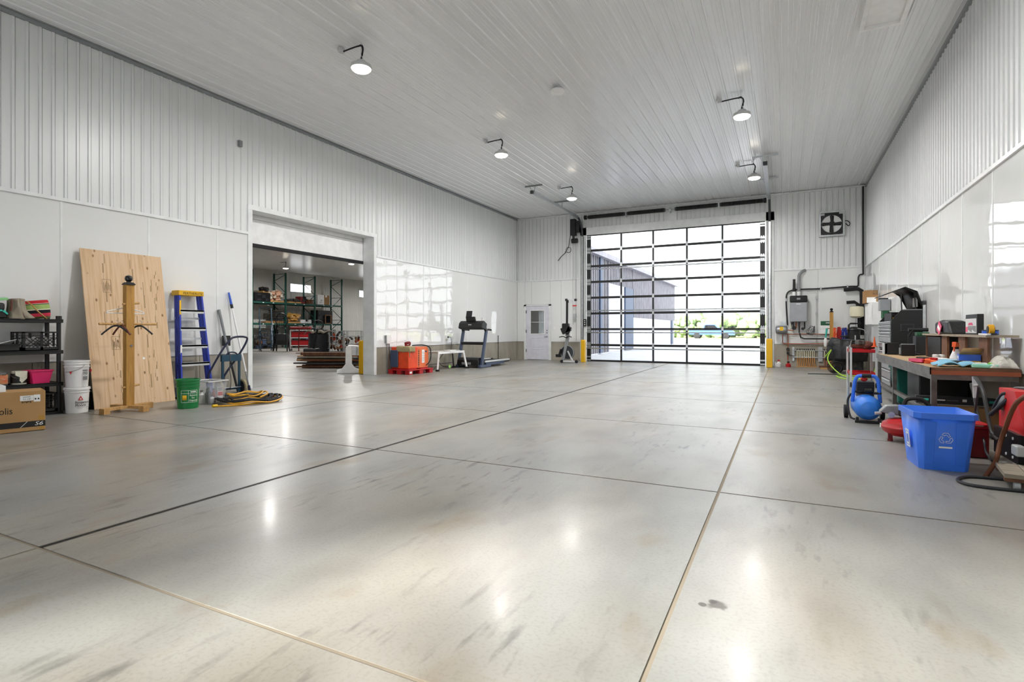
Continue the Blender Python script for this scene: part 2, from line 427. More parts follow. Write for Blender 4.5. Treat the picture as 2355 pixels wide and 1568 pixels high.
# local +y of a sheet must look at +X : rotate -90 -> local x runs to -Y
for a, b, z0 in ((YF, OY0-.1, ZS), (OY0-.1, OY1+.1, OZ+.1), (OY1+.1, YB, ZS)):
    run_sheets(wl, a, b, z0, ZC, lambda y, b=b, a=a: (XL-.016, a+b-y, 0), -90)
def liner_run(parent, a, b, fn, step=1.2192, z0=ZK, z1=ZS-.02, first=None):
    x = a; n = 0
    while x < b - .02:
        w = min(first if (first and n == 0) else step, b-x)
        fn(x, x+w); x += w; n += 1
def lp(y0, y1):
    MB().box(XL-.03, y0+.004, ZK+.005, XL-.006, y1-.004, ZS-.02).go('liner_panel', 'liner', wl)
    if y1 < YB-.3 and abs(y1-(OY0-.1)) > .1: MB().box(XL-.03, y1-.016, ZK+.005, XL-.001, y1+.016, ZS-.02).go('batten', 'white_trim', wl)
liner_run(wl, YF, OY0-.1, lp, first=.35); liner_run(wl, OY1+.1, YB, lp, first=.85)
def kp(y0, y1): MB().box(XL-.03, y0+.004, 0, XL-.002, y1-.004, ZK).go('concrete_kerb', 'curb', wl)
liner_run(wl, YF, OY0-.1, kp, 1.22); liner_run(wl, OY1+.1, YB, kp, .61)
for a, b in ((YF, OY0-.1), (OY1+.1, YB)):
    MB().box(XL-.03, a, ZS-.025, XL+.022, b, ZS+.025).go('ledger_trim', 'white_trim', wl)
    MB().box(XL-.03, a, ZK-.004, XL+.006, b, ZK+.006).go('kerb_flashing', 'grey_paint', wl)
MB().box(XL-.03, YF, ZC-.05, XL+.03, YB, ZC+.002).go('ceiling_trim', 'grey_paint', wl)
# opening trim
m = MB().box(XL-.345, OY0-.1, 0, XL+.012, OY0, OZ).box(XL-.345, OY1, 0, XL+.012, OY1+.1, OZ).box(XL-.33, OY0-.1, OZ, XL+.012, OY1+.1, OZ+.1)
struct(m.go('trim_2', 'white_trim', bevel=.004))
d1 = struct(MB().box(XL-.42, OY0-.3, 2.93, XL-.36, OY1+.3, OZ+.5).go('door_1', 'white_gloss'))   # raised white overhead door behind the opening
MB().box(XL-.43, OY0-.3, 2.86, XL-.35, OY1+.3, 2.93).go('bottom_seal', 'black_rubber', d1)
MB().box(XL-.361, OY0-.3, 3.42, XL-.352, OY1+.3, 3.435).go('panel_joint', 'light_grey', d1)

# ---- right wall
wr = struct(MB().box(XR+.03, YF-.3, 0, XR+.3, YB+.3, ZC+.2).go('wall_right', 'white'))
run_sheets(wr, YF, YB, ZS, ZC, lambda y: (XR+.016, y, 0), 90)
def rp(y0, y1):
    MB().box(XR+.03, y0+.004, ZK+.005, XR+.006, y1-.004, ZS-.02).go('liner_panel', 'liner', wr)
    MB().box(XR+.03, y1-.016, ZK+.005, XR+.001, y1+.016, ZS-.02).go('batten', 'white_trim', wr)
liner_run(wr, YF, YB, rp, first=.75)
def rk(y0, y1): MB().box(XR+.03, y0+.004, 0, XR+.002, y1-.004, ZK).go('concrete_kerb', 'curb', wr)
liner_run(wr, YF, YB, rk, 1.22)
MB().box(XR+.03, YF, ZS-.025, XR-.022, YB, ZS+.025).go('ledger_trim', 'white_trim', wr)
MB().box(XR+.03, YF, ZC-.06, XR-.03, YB, ZC+.002).go('ceiling_trim', 'grey_paint', wr)

# ---- back wall (glazed overhead door + entry door)
wb = struct(MB().box(XL-.31, YB+.03, 0, EX0-.06, YB+.3, ZC+.2).box(EX0-.06, YB+.03, EZ+.06, EX1+.06, YB+.3, ZC+.2).box(EX1+.06, YB+.03, 0, DX0-.1, YB+.3, ZC+.2)
            .box(DX0-.1, YB+.03, DZ+.05, DX1+.1, YB+.3, ZC+.2).box(DX1+.1, YB+.03, 0, XR+.3, YB+.3, ZC+.2).go('wall_back', 'white'))
for a, b, z0 in ((XL, DX0-.26, ZS), (DX0-.26, DX1+.26, DZ+.3), (DX1+.26, XR, ZS)):
    run_sheets(wb, a, b, z0, ZC, lambda x, a=a, b=b: (a+b-x, YB+.016, 0), 180)
def bpn(x0, x1):
    cut = x1 > EX0-.06 and x0 < EX1+.06
    for p, q, z0 in ([(x0, x1, ZK+.005)] if not cut else [(x0, min(x1, EX0-.06), ZK+.005), (max(x0, EX0-.06), min(x1, EX1+.06), EZ+.07), (max(x0, EX1+.06), x1, ZK+.005)]):
        if q-p > .02: MB().box(p+.003, YB+.006, z0, q-.003, YB+.03, ZS-.02).go('liner_panel', 'liner', wb)
liner_run(wb, XL, DX0-.26, bpn, first=.62); liner_run(wb, DX1+.26, XR, bpn)
def bk(x0, x1): MB().box(x0+.004, YB+.002, 0, x1-.004, YB+.03, ZK).go('concrete_kerb', 'curb', wb)
liner_run(wb, XL, EX0-.1, bk, .3); liner_run(wb, EX1+.1, DX0-.26, bk, .61); liner_run(wb, DX1+.26, XR, bk, 1.0)
for a, b in ((XL, DX0-.26), (DX1+.26, XR)): MB().box(a, YB-.022, ZS-.025, b, YB+.03, ZS+.025).go('ledger_trim', 'white_trim', wb)
for a, b in ((XL, EX0-.1), (EX1+.1, DX0-.26), (DX1+.26, XR)): MB().box(a, YB-.006, ZK-.004, b, YB+.03, ZK+.006).go('kerb_flashing', 'grey_paint', wb)
MB().box(XL, YB-.03, ZC-.05, XR, YB+.03, ZC+.002).go('ceiling_trim', 'white_trim', wb)
struct(MB().box(DX0-.26, YB-.03, 0, DX0-.02, YB+.1, DZ+.3).box(DX1+.02, YB-.03, 0, DX1+.26, YB+.1, DZ+.3).box(DX0-.26, YB-.03, DZ+.02, DX1+.26, YB+.1, DZ+.3).go('trim_3', 'white_trim', bevel=.004))
MB().box(-5.14, YB-.02, DZ+.3, -4.9, YB+.02, ZC-.05).box(-3.68, YB-.02, DZ+.3, -3.3, YB+.02, ZC-.05).box(-1.99, YB-.02, DZ+.3, -1.8, YB+.02, ZC-.05).go('spring_pad', 'white_trim', wb)

# ---- front wall behind the viewer, with the same kind of door
wf = struct(MB().box(XL-.31, YF-.3, 0, DX0-.1, YF, ZC+.2).box(DX0-.1, YF-.3, DZ+.05, DX1+.1, YF, ZC+.2).box(DX1+.1, YF-.3, 0, XR+.3, YF, ZC+.2).go('wall_front', 'white'))

# ---- ceiling: ribbed sheets running away from the viewer
ce = struct(MB().box(XL-.31, YF-.3, ZC+.03, XR+.3, YB+.3, ZC+.25).go('ceiling', 'white'))
prof = []
for k in range(4):
    a = k*.2286
    prof += [(a, 0), (a+.056, 0), (a+.060, -.005), (a+.068, -.005), (a+.072, 0), (a+.112, 0), (a+.116, -.005), (a+.124, -.005), (a+.128, 0), (a+.168, 0), (a+.180, -.021), (a+.206, -.021), (a+.218, 0)]
prof.append((.9144, 0))
me = MB().add([(x, YF, d) for x, d in prof] + [(x, YB, d) for x, d in prof], [(i, i+1, len(prof)+i+1, len(prof)+i) for i in range(len(prof)-1)]).mesh('ceiling_sheet')
me.materials.append(M('ceiling_steel'))
k = 0
while XL + k*.9144 < XR:
    place('ceiling_sheet', me, ce, (XL + k*.9144, 0, ZC+.021)); k += 1
h = MB().frame((.95, 8.33, ZC-.07), (1,0,0), (0,1,0), .54, .9, .06, .09).go('hatch_frame', 'white_gloss', ce, bevel=.003)
MB().box(1.0, 8.38, ZC-.03, 1.44, 9.18, ZC+.01).go('hatch_panel', 'white_gloss', ce)
c = P(1282, 205, Z=5.45)
det = T('ceiling_sensor', 'round white sensor puck mounted on the ribbed ceiling', 'detector', (c.x, c.y, ZC))
MB().lathe([(.05, 0), (.05, -.03), (.075, -.032), (.075, -.04)], n=20).go('base', 'light_grey', det)
MB().lathe([(.09, -.04), (.125, -.05), (.13, -.075), (.11, -.1), (.05, -.108)], n=24).go('cap', 'white_plastic', det)

# ---- glazed overhead door (8 sections x 5 panes), built once and used in both end walls
def glass_door(name, loc, rz):
    d = bpy.data.objects.new(name, None); COL.objects.link(d); struct(d)
    d.location = loc; d.rotation_euler = (0, 0, R(rz))
    W = DX1-DX0; hw = W/2; sh = DZ/8; es = .15
    mull = [-hw+es + (W-2*es)*k/5 for k in range(6)]
    m = MB()
    for x0, x1 in ((-hw, -hw+es), (hw-es, hw)): m.box(x0, -.025, .0005, x1, .025, sh-.0005)
    for z0, z1 in ((.0005, .042), (sh-.036, sh-.0005)): m.box(-hw+es, -.025, z0, hw-es, .025, z1)
    for x in mull[1:5]: m.box(x-.03, -.025, .042, x+.03, .025, sh-.036)
    sec = m.mesh('section_frame'); sec.materials.append(M('black'))
    pw = (W-2*es)/5
    pane = MB().add([(-pw/2+.028, 0, .04), (pw/2-.028, 0, .04), (pw/2-.028, 0, sh-.034), (-pw/2+.028, 0, sh-.034)], [(0,1,2,3)]).mesh('pane'); pane.materials.append(M('glass'))
    arrow = [(-.03,.025),(.03,.025),(.03,.08),(0,.125),(-.03,.08)]
    hg = MB().prism(arrow, -.036, -.026, 'y').prism([(x, -z) for x, z in arrow], -.036, -.026, 'y').cyl((-.045,-.035,0), (.045,-.035,0), .018, n=8).mesh('hinge'); hg.materials.append(M('galv'))
    hm = MB().prism([(-.035,.01),(.035,.01),(.035,.06),(0,.10),(-.035,.06)], -.036, -.026, 'y').box(-.035, -.036, -.05, .035, -.026, .01).mesh('hinge'); hm.materials.append(M('galv'))
    for r in range(8):
        s = place('section_frame', sec, d, (0, 0, r*sh))
        for k in range(5): place('pane', pane, s, ((mull[k]+mull[k+1])/2, 0, 0))
        if r:
            for x in (-hw+.045, -hw+.11, hw-.045, hw-.11): place('hinge', hg, d, (x, 0, r*sh))
            for x in mull[1:5]: place('hinge', hm, d, (x, 0, r*sh))
    for z in (6*sh-.11, 3*sh+.1, 2*sh-.12, sh-.12):
        MB().box(-hw, -.07, z-.02, hw, -.026, z-.012).box(-hw, -.07, z-.02, hw, -.062, z+.02).box(-hw, -.07, z+.012, hw, -.026, z+.02).go('strut', 'galv', d)
    for x in (-hw+.075, hw-.075):
        for z in (.03, .15, DZ-.06, DZ-.14): MB().box(x-.07, -.04, z-.025, x+.07, -.026, z+.025).go('end_bracket', 'galv', d)
    MB().box(-hw, -.03, -.02, hw, .03, .012).go('bottom_seal', 'black_rubber', d)
    return d
glass_door('door_2', ((DX0+DX1)/2, YB+.0, .02), 0)
glass_door('door_3', ((DX0+DX1)/2, YF-.05, .02), 180)

# ---- entry door
d4 = bpy.data.objects.new('door_4', None); COL.objects.link(d4); struct(d4); d4.location = (EX0, YB+.02, 0)
w = EX1-EX0
MB().box(-.1, -.04, 0, 0, .1, EZ+.06).box(w, -.04, 0, w+.1, .1, EZ+.06).box(-.1, -.04, EZ, w+.1, .1, EZ+.06).go('door_frame', 'white_trim', d4, bevel=.003)
wx0, wx1, wz0, wz1 = .18, w-.18, 1.0, 1.9
lf = MB().box(.004, -.02, .02, wx0, .02, EZ-.005).box(wx1, -.02, .02, w-.004, .02, EZ-.005).box(wx0, -.02, .02, wx1, .02, wz0).box(wx0, -.02, wz1, wx1, .02, EZ-.005).go('door_leaf', 'lavender', d4)
MB().frame((wx0-.02, -.034, wz0-.02), (1,0,0), (0,0,1), wx1-wx0+.04, wz1-wz0+.04, .03, -.014).box(wx0, -.03, (wz0+wz1)/2-.008, wx1, -.012, (wz0+wz1)/2+.008).go('window_frame', 'white_plastic', lf)
MB().box(wx0, -.004, wz0, wx1, .004, wz1).go('pane', 'glass', lf)
MB().frame((.2, -.03, .42), (1,0,0), (0,0,1), w-.4, .44, .03, -.012).box(.26, -.03, .48, w-.26, -.018, .8).go('raised_panel', 'lavender', lf, bevel=.004)
MB().cyl((w-.07,-.02,.9), (w-.07,-.06,.9), .025).bar((w-.07,-.06,.9), (w-.18,-.06,.9), .02).go('lever_handle', 'steel', lf)
for z in (1.04, 1.13): MB().cyl((w-.07,-.02,z), (w-.07,-.045,z), .024).go('deadbolt', 'grey', lf)
for z in (.35, 1.1, 1.85): MB().cyl((-.005,-.035,z-.06), (-.005,-.035,z+.06), .014, n=8).go('hinge', 'black', d4)

# ---- store room shell next door (same building, runs on past the back wall)
WN = [(P(667, 660, X=NX).y, P(716, 660, X=NX).y, P(690, 673, X=NX).z, P(690, 653, X=NX).z), (P(825.5, 670, X=NX).y, P(838, 670, X=NX).y, P(831, 684, X=NX).z, P(831, 667, X=NX).z)]
m = MB(); y = NY0-.3
for a, b, z0, z1 in WN:
    m.box(NX-.3, y, 0, NX-.03, a, NZ+.3).box(NX-.3, a, 0, NX-.03, b, z0).box(NX-.3, a, z1, NX-.03, b, NZ+.3); y = b
wn = struct(m.box(NX-.3, y, 0, NX-.03, NY1, NZ+.3).go('wall_far', 'white'))
segs = [(17.3, WN[0][0], 0, NZ), (WN[0][0], WN[0][1], 0, WN[0][2]), (WN[0][0], WN[0][1], WN[0][3], NZ), (WN[0][1], WN[1][0], 0, NZ), (WN[1][0], WN[1][1], 0, WN[1][2]), (WN[1][0], WN[1][1], WN[1][3], NZ), (WN[1][1], WN[1][1]+4, 0, NZ)]
for a, b, z0, z1 in segs:
    run_sheets(wn, a, b, z0, z1, lambda y, a=a, b=b: (NX-.016, a+b-y, 0), -90, mt='far_steel')
for k, (a, b, z0, z1) in enumerate(WN):
    wi = struct(MB().frame((NX-.1, a, z0), (0,1,0), (0,0,1), b-a, z1-z0, .04, .1).go('window_%d' % (k+1), 'white_trim'))
    MB().add([(NX-.06, a, z0), (NX-.06, b, z0), (NX-.06, b, z1), (NX-.06, a, z1)], [(0,1,2,3)]).go('pane', 'glass', wi)
struct(MB().box(NX-.3, NY0-.3, 0, XL-.31, NY0, NZ+.3).go('wall_store_near', 'white'))
struct(MB().box(NX-.3, NY1, 0, -8.4, NY1+.3, NZ+.3).go('wall_store_end', 'white'))
struct(MB().box(-8.6, YB+.3, 0, -8.3, NY1, NZ).go('wall_store_side', 'white'))
struct(MB().box(NX-.3, NY0-.3, NZ, XL-.31, YB+.3, NZ+.3).box(NX-.3, YB+.3, NZ, -8.3, NY1+.3, NZ+.3).go('ceiling_store', 'white_gloss'))

# ---- high-bay lamps
def highbay(z, loc, label, group, rz=0, watts=None):
    t = T('high_bay_lamp', label, 'lamp', (loc[0], loc[1], z), rz, group)
    MB().lathe([(.015, -.27), (.07, -.28), (.09, -.31), (.15, -.34), (.155, -.385), (.15, -.395)], n=20).go('housing', 'lamp_body', t)
    MB().lathe([(.14, -.392), (.145, -.40), (.12, -.425), (.04, -.43)], n=20).go('lens', 'glow', t)
    MB().tube(smooth([(-.4,0,-.06), (-.3,0,-.05), (-.1,0,-.04), (.0,0,-.05), (.03,0,-.12), (.0,.01,-.2), (.0,0,-.27)]), .012, 6).tube(smooth([(-.06,0,-.05), (-.02,.02,-.02), (.02,.02,-.08), (.02,0,-.2)]), .01, 6).go('cable', 'black_rubber', t)
    MB().cyl((-.4,0,0), (-.4,0,-.05), .055, n=12).cyl((-.42,0,-.055), (-.35,0,-.055), .02, n=8).go('junction_box', 'lamp_body', t)
    MB().cyl((0,0,0), (0,0,-.2), .004, n=5).tube([(0,0,-.2), (.03,0,-.24), (0,0,-.28), (-.03,0,-.24)], .005, 5, True).go('hook', 'galv', t)
    li = bpy.data.lights.new('lamp', 'AREA'); li.shape = 'DISK'; li.size = .26; li.energy = watts or LAMP_W; li.color = (1, .985, .965)
    lo = bpy.data.objects.new('lamp_light', li); COL.objects.link(lo); lo.parent = t; lo.location = (0, 0, -.44)
    return t
for k, (u, v) in enumerate(((657, 618), (808, 608))):
    c = P(u, v, Z=NZ-.42)
    highbay(NZ, (c.x, c.y), ('lit store-room lamp above the left bay of the green rack', 'lit store-room lamp at the top right of the left opening')[k], 'high-bay lamps in the store room', watts=150)
for x, y in ((-25.5, 33), (-14.5, 12)):  # extra lamps added out of view to brighten the store room
    highbay(NZ, (x, y), 'unseen lamp added to brighten the store room, out of sight of the opening', 'high-bay lamps in the store room', watts=150)
LX = [(-5.7, 'left'), (-.7, 'right')]
for x, sd in LX:
    for y, nm in ((15.45, 'farthest'), (10.9, 'middle'), (6.35, 'nearest')):
        if x > -1 and y < 10: nm = None
        lab = 'glowing round high-bay lamp hanging from the ceiling behind the viewer' if nm is None else {
            ('left','farthest'): 'lit high-bay lamp nearest the left end of the glazed door', ('left','middle'): 'lit high-bay lamp in the middle of the left ceiling row',
            ('left','nearest'): 'largest lit high-bay lamp, high above the left opening', ('right','farthest'): 'lit high-bay lamp beside the right door track, close to the glazed door',
            ('right','middle'): 'lit high-bay lamp over the right half of the floor, nearer the viewer'}[(sd, nm)]
        highbay(ZC, (x, y), lab, 'high-bay lamps in the workshop')

# ---- outside
struct(MB().box(-90, YB+.3, -.25, 60, 160, -.06).box(-90, -60, -.25, 60, YF-.62, -.06).go('ground_yard', 'gravel'))
struct(MB().box(-60, 75, -.06, 60, 160, -.03).go('ground_field', 'grass'))
XE = -8.2
bd = T('neighbouring_wing', 'pale steel-clad wing of the building seen through the glazed door', 'building', (XE, YB+.4, 0))
def ye(u): return P(u, 700, X=XE).y - YB - .4
yend = ye(1552)
MB().box(-.09, 0, -.06, -.05, yend, 5.0).go('wall', 'siding_white', bd)
MB().box(-.09, -.05, 4.75, .25, yend+.2, 5.0).go('eave', 'siding', bd)
def facade(y0, y1, z0, z1, mt, pitch=.3):
    p = []
    y = y0
    while y < y1-.05:
        e = min(y+pitch, y1); p += [(y, 0), (y+.18, 0), (y+.2, .03), (e-.02, .03)]; y = e
    m = MB().add([(-.05+d, y, z0) for y, d in p] + [(-.05+d, y, z1) for y, d in p], [(i, i+1, len(p)+i+1, len(p)+i) for i in range(len(p)-1)])
    m.go('siding_panel', mt, bd)
facade(.1, ye(1400), 0, 4.75, 'siding')
facade(ye(1455), yend, 1.9, 4.75, 'siding')
facade(ye(1400), ye(1455), 3.6, 4.75, 'siding')
MB().box(-.06, ye(1437), 0, .05, ye(1455), 3.6).go('sliding_door', 'siding_dark', bd)
MB().box(-.04, ye(1379), 0, .06, ye(1384), 4.75).go('downspout', 'siding_dark', bd)
MB().box(-.06, ye(1402), 0, -.02, ye(1436), 3.6).go('white_door', 'siding_white', bd)
MB().box(-.06, yend-1.6, 0, .03, yend-.9, 1.9).go('service_door', 'siding_dark', bd)
# trees on the horizon
for i in range(15):
    x = -19.5 + i*1.75; y = 86 + (i % 3)*6; h = random.uniform(3.1, 3.9)
    t = T('tree', 'tall leafy tree in the row beyond the yard', 'tree', (x, y, -.06), group='trees beyond the yard')
    MB().cyl((0,0,0), (0,0,h*.5), .22, .12, 7).go('trunk', 'bark', t)
    m = MB()
    for k in range(60):
        a = random.uniform(0, 6.28); q = random.random()**.5; zz = random.uniform(.12, 1)
        rr = 2.0*math.sin(math.pi*min(.98, zz*.85+.1))*q
        s_ = random.uniform(.45, .85)
        m.sph((rr*math.cos(a), rr*math.sin(a), zz*h*.92), (s_, s_, s_*.8), 6, 4)
    m.go('crown', 'leaf', t)
# blue pickup
c = P(1637, 770, Z=0); c = c*(78/ math.hypot(c.x, c.y)); 
pk = T('pickup_truck', 'blue pickup truck parked in the yard beyond the glazed door', 'truck', (c.x, c.y, -.06), 0)
side = [(-2.8,.55),(-2.8,1.15),(-1.0,1.15),(-.95,1.8),(-.7,1.92),(.5,1.92),(1.15,1.25),(2.6,1.12),(2.85,.9),(2.85,.5)]
MB().prism(side, -.95, .95, 'y').go('body', 'car_blue', pk, bevel=.06)
MB().prism([(-.85,1.25),(-.78,1.78),(-.6,1.84),(.42,1.84),(.95,1.28)], -.965, -.955, 'y').go('side_window', 'screen_off', pk)
for x in (-1.8, 1.8):
    for y in (-.85, .85): MB().cyl((x, y-.12, .42), (x, y+.12, .42), .42, n=18).go('wheel', 'black_rubber', pk)

# ================================================================== LEFT WALL, NEAR
# ---- black plastic shelf unit (front posts at X=-9.0, stands against the wall)
SX0, SX1, SY0, SY1 = -9.355, -8.97, 3.02, 4.02
sh = T('plastic_shelf_unit', 'black plastic four-tier shelf unit against the left wall', 'shelf', (-9.16, 3.5, 0))
ox, oy = -9.16, 3.5
for z, tn in ((1.30, .05), (.872, .05), (.43, .05), (.03, .05)):
    m = MB().box(SX0-ox, SY0-oy, z-.012, SX1-ox, SY1-oy, z)
    m.frame((SX0-ox, SY0-oy, z-.045), (1,0,0), (0,1,0), SX1-SX0, SY1-SY0, .02, .05)
    for k in range(4): m.box(SX0-ox, SY0-oy+.2*(k+1), z-.03, SX1-ox, SY0-oy+.2*(k+1)+.008, z-.012)
    m.go('shelf', 'black_plastic', sh, bevel=.003)
for x in (SX0+.035, SX1-.035):
    for y in (SY0+.04, SY1-.04):
        MB().cyl((x-ox, y-oy, 0), (x-ox, y-oy, 1.345), .026, n=12).go('post', 'black_plastic', sh)
        MB().cyl((x-ox, y-oy, 1.30), (x-ox, y-oy, 1.35), .034, n=12).go('post_cap', 'black_plastic', sh)
Z1, Z2, Z3 = 1.306, .878, .436
# striped tote bag lying on its side
bag = T('striped_beach_bag', 'red, green and black striped beach bag on the top shelf', 'bag', (-9.14, 3.76, Z1))
cols = [('bag_olive', '#7d8450'), ('bag_coral', '#e23c55'), ('bag_black', '#14161a'), ('bag_line', '#efe9d8'), ('bag_green', '#9cb46a'), ('bag_black2', '#1a1a1c'), ('bag_red', '#c3222e')]
for n, c in cols: mat(n, c, .9, var=.08, scale=20)
bands = [(0,.03,'bag_olive'),(.03,.075,'bag_coral'),(.075,.12,'bag_black'),(.12,.13,'bag_line'),(.13,.195,'bag_green'),(.195,.205,'bag_black2'),(.205,.21,'bag_line'),(.21,.25,'bag_red')]
for a, b, mt in bands:
    m = MB()
    def sec(z):   # half-depth and length taper with height; soft bulge
        t = z/.25; return (.12*math.sqrt(max(.05, 1-(2*t-1)**2*.75)), .17 - .03*t*t)
    pts = []
    for z in (a, (a+b)/2, b):
        d, l = sec(z)
        pts.append([Vector((d*math.cos(q)*(1+.1*math.sin(3*q)), l*math.sin(q)*(1 + .12*math.sin(2*q)) , z + .018*math.sin(q))) for q in [2*math.pi*i/20 for i in range(20)]])
    vs = [p for r_ in pts for p in r_]
    m.add(vs, [(i*20+j, i*20+(j+1) % 20, (i+1)*20+(j+1) % 20, (i+1)*20+j) for i in range(2) for j in range(20)] + [tuple(range(19,-1,-1)), tuple(range(40,60))])
    m.go('stripe', mt, bag)
MB().tube(smooth([(.11,-.13,.235), (.135,-.08,.18), (.145,-.02,.1), (.13,.06,.03), (.12,.09,.002)]), .008, 6).go('handle', 'tape', bag)
cb_ = T('canvas_bag', 'khaki canvas bag slumped upright beside the striped bag', 'bag', (-9.1, 3.545, Z1))
m = MB().grid(lambda u, v: Vector(((.10+.05*(1-v)**2)*math.cos(2*math.pi*u)*(1+.12*math.sin(5*u*6.28+v*4)), (.085+.07*(1-v)**3)*math.sin(2*math.pi*u)+.04*(1-v)**3, .002+.26*v+.012*math.sin(9*v+4*u))), 22, 10)
m.go('sack', 'canvas', cb_, solid=.006)
MB().tube(smooth([(.07,-.07,.25), (.12,-.09,.22), (.11,-.095,.1)]), .012, 6).go('strap', 'leather_rust', cb_)
tl = T('tool_case', 'black power tool case with turquoise strap at the left end of the top shelf', 'case', (-9.12, 3.26, Z1))
MB().box(-.13, -.2, 0, .13, .15, .1).go('case_base', 'black_plastic', tl, bevel=.02)
MB().box(-.12, -.2, .105, .12, .14, .2).go('case_lid', 'charcoal', tl, bevel=.025)
MB().box(.12, -.2, .09, .142, .1, .112).prism([(.1,.09),(.15,.05),(.16,.06),(.12,.112)], .12, .142, 'x').go('strap', 'turquoise', tl)
MB().box(.13, -.12, .02, .136, .02, .07).go('label', 'printed_white', tl)
gt = T('green_tray', 'pale green plastic tray lid resting on the tool case', 'tray', (-9.12, 3.24, Z1+.205))
MB().cb((0,0,.03), (.3,.36,.035), (6,0,0)).go('rim', 'lime', gt, bevel=.008)
MB().cb((0,-.003,.052), (.26,.32,.012), (6,0,0)).go('cover', 'clear_plastic', gt)

# ---- crates
def crate(name, label, loc, w, d, h, rz=0):
    t = T(name, label, 'crate', loc, rz, 'black milk crates')
    m = MB().box(-w/2, -d/2, 0, w/2, d/2, .012)
    for z0, z1 in ((0, .045), (h*.66, h*.69), (h*.76, h*.79), (h*.93, h)): m.frame((-w/2, -d/2, z0), (1,0,0), (0,1,0), w, d, .012, z1-z0)
    for sx in (-1, 1):
        for sy in (-1, 1): m.box(sx*w/2, sy*d/2, 0, sx*(w/2-.03), sy*(d/2-.03), h)
    for sx in (-1, 1):
        x = sx*(w/2-.006)
        m.box(x-.006, -.015, 0, x+.006, .015, h)
    for sy in (-1, 1):
        y = sy*(d/2-.006); m.box(-.02, y-.006, 0, .02, y+.006, h)
    m.go('crate_frame', 'black_plastic', t)
    m = MB()
    for k in range(-6, 7):
        for sx in (-1, 1):
            x = sx*(w/2-.006); y = k*d/9; 
            for dd in (1, -1):
                y2 = y + dd*(h*.6)*.8
                a, b = (y, .045), (y2, h*.66)
                if abs(y) <= d/2-.02 and abs(y2) <= d/2: m.bar((x, a[0], a[1]), (x, b[0], b[1]), .006, .008)
    m.go('lattice', 'black_plastic', t)
    return t
crate('milk_crate', 'black plastic milk crate on the second shelf from the top', (-9.15, 3.78, Z2), .33, .42, .255)
crate('milk_crate', 'black plastic milk crate on the bottom shelf behind the carton', (-9.15, 3.75, .036), .33, .42, .26)
wp = T('paper_bundle', 'crumpled white paper poking out of the upper milk crate', 'paper', (-9.15, 3.78, Z2+.014))
MB().grid(lambda u, v: Vector((-.11+.22*u, -.14+.28*v, .09+.05*math.sin(7*u)*math.cos(9*v)+.05*u)), 10, 10).go('sheet', 'printed_white', wp, solid=.003)
MB().box(-.12, -.17, 0, .12, .17, .04).go('stack', 'printed_white', wp)
tr = T('parts_tray', 'shallow black tray holding white plastic on the second shelf', 'tray', (-9.12, 3.33, Z2))
MB().box(-.15, -.26, 0, .15, .2, .012).frame((-.15, -.26, 0), (1,0,0), (0,1,0), .3, .46, .015, .09).frame((-.17, -.28, .085), (1,0,0), (0,1,0), .34, .52, .02, .01).go('tray', 'black_plastic', tr)
MB().grid(lambda u, v: Vector((-.13+.26*u, -.24+.42*v, .075+.03*math.sin(5*u+3*v)+.05*v*v)), 8, 10).go('plastic_sheet', 'white_plastic', tr, solid=.004)

# ---- third shelf: paint cans, pink bin, red bag
pb = T('pink_bin', 'hot pink plastic bin at the right end of the third shelf', 'bin', (-9.1, 3.78, Z3))
m = MB(); w0, w1, hh = .10, .125, .175
ring = lambda a, b, z: [(-a,-b,z),(a,-b,z),(a,b,z),(-a,b,z)]
m.add(ring(w0, w0-.01, 0) + ring(w1, w1-.005, hh), [(3,2,1,0),(0,1,5,4),(1,2,6,5),(2,3,7,6),(3,0,4,7)])
m.go('tub', 'pink', pb, solid=.006, bevel=.01)
MB().frame((-w1-.012, -w1-.007, hh-.012), (1,0,0), (0,1,0), 2*w1+.024, 2*w1+.014, .016, .016).go('rim', 'pink', pb, bevel=.004)
def paint_can(label, loc, r, h, body, lab, drips=None):
    t = T('paint_can', label, 'can', loc, 0, 'paint cans on the third shelf')
    MB().lathe([(r*.97,0),(r,.004),(r,h-.006),(r*1.02,h),(r*.9,h),(r*.88,h-.008)], n=24).go('can', body, t)
    MB().lathe([(r+.001,.02),(r+.0015,.022),(r+.0015,h-.03),(r+.001,h-.028)], n=24).go('label', lab, t)
    MB().tube(smooth([(0,-r,h-.03), (r*.5,-r*.95,h-.075), (r*1.05,0,h-.09), (r*.5,r*.95,h-.075), (0,r,h-.03)]), .002, 5).go('bail', 'steel', t)
    if drips: MB().prism([(-.07,h-.002),(.06,h-.002),(.055,h*.45),(.03,h*.3),(0,.02),(-.025,h*.3),(-.02,h*.55),(-.065,h*.7)], r-.02, r+.004, 'x').go('drip', drips, t)
    return t
mat('paint_cover', '#d8704a', .6, col2='#c9a070', scale=14)
c1 = paint_can('paint can with an orange and tan picture label on the third shelf', (-9.1, 3.375, Z3), .082, .17, 'steel', 'paint_cover')
text('LA', .022, 'ink', c1, (.0845, -.03, .14), '+x'); MB().box(.082, -.008, .135, .0842, .035, .143).go('label_print', 'ink_brown', c1)
paint_can('paint can with cream paint run down its dark label', (-9.1, 3.575, Z3), .082, .175, 'paint_cream', 'ink', 'paint_cream')
c2 = T('product_box', 'brown printed box at the left end of the third shelf', 'box', (-9.1, 3.2, Z3))
MB().box(-.08, -.07, 0, .08, .075, .135).go('box', 'peach', c2, bevel=.003)
MB().box(.081, -.05, .08, .082, .06, .12).box(.081, -.05, .012, .082, .06, .035).go('print', 'ink_red', c2)
MB().box(-.08, -.07, .136, .08, .075, .17).go('clear_lid', 'clear_plastic', c2, bevel=.003)
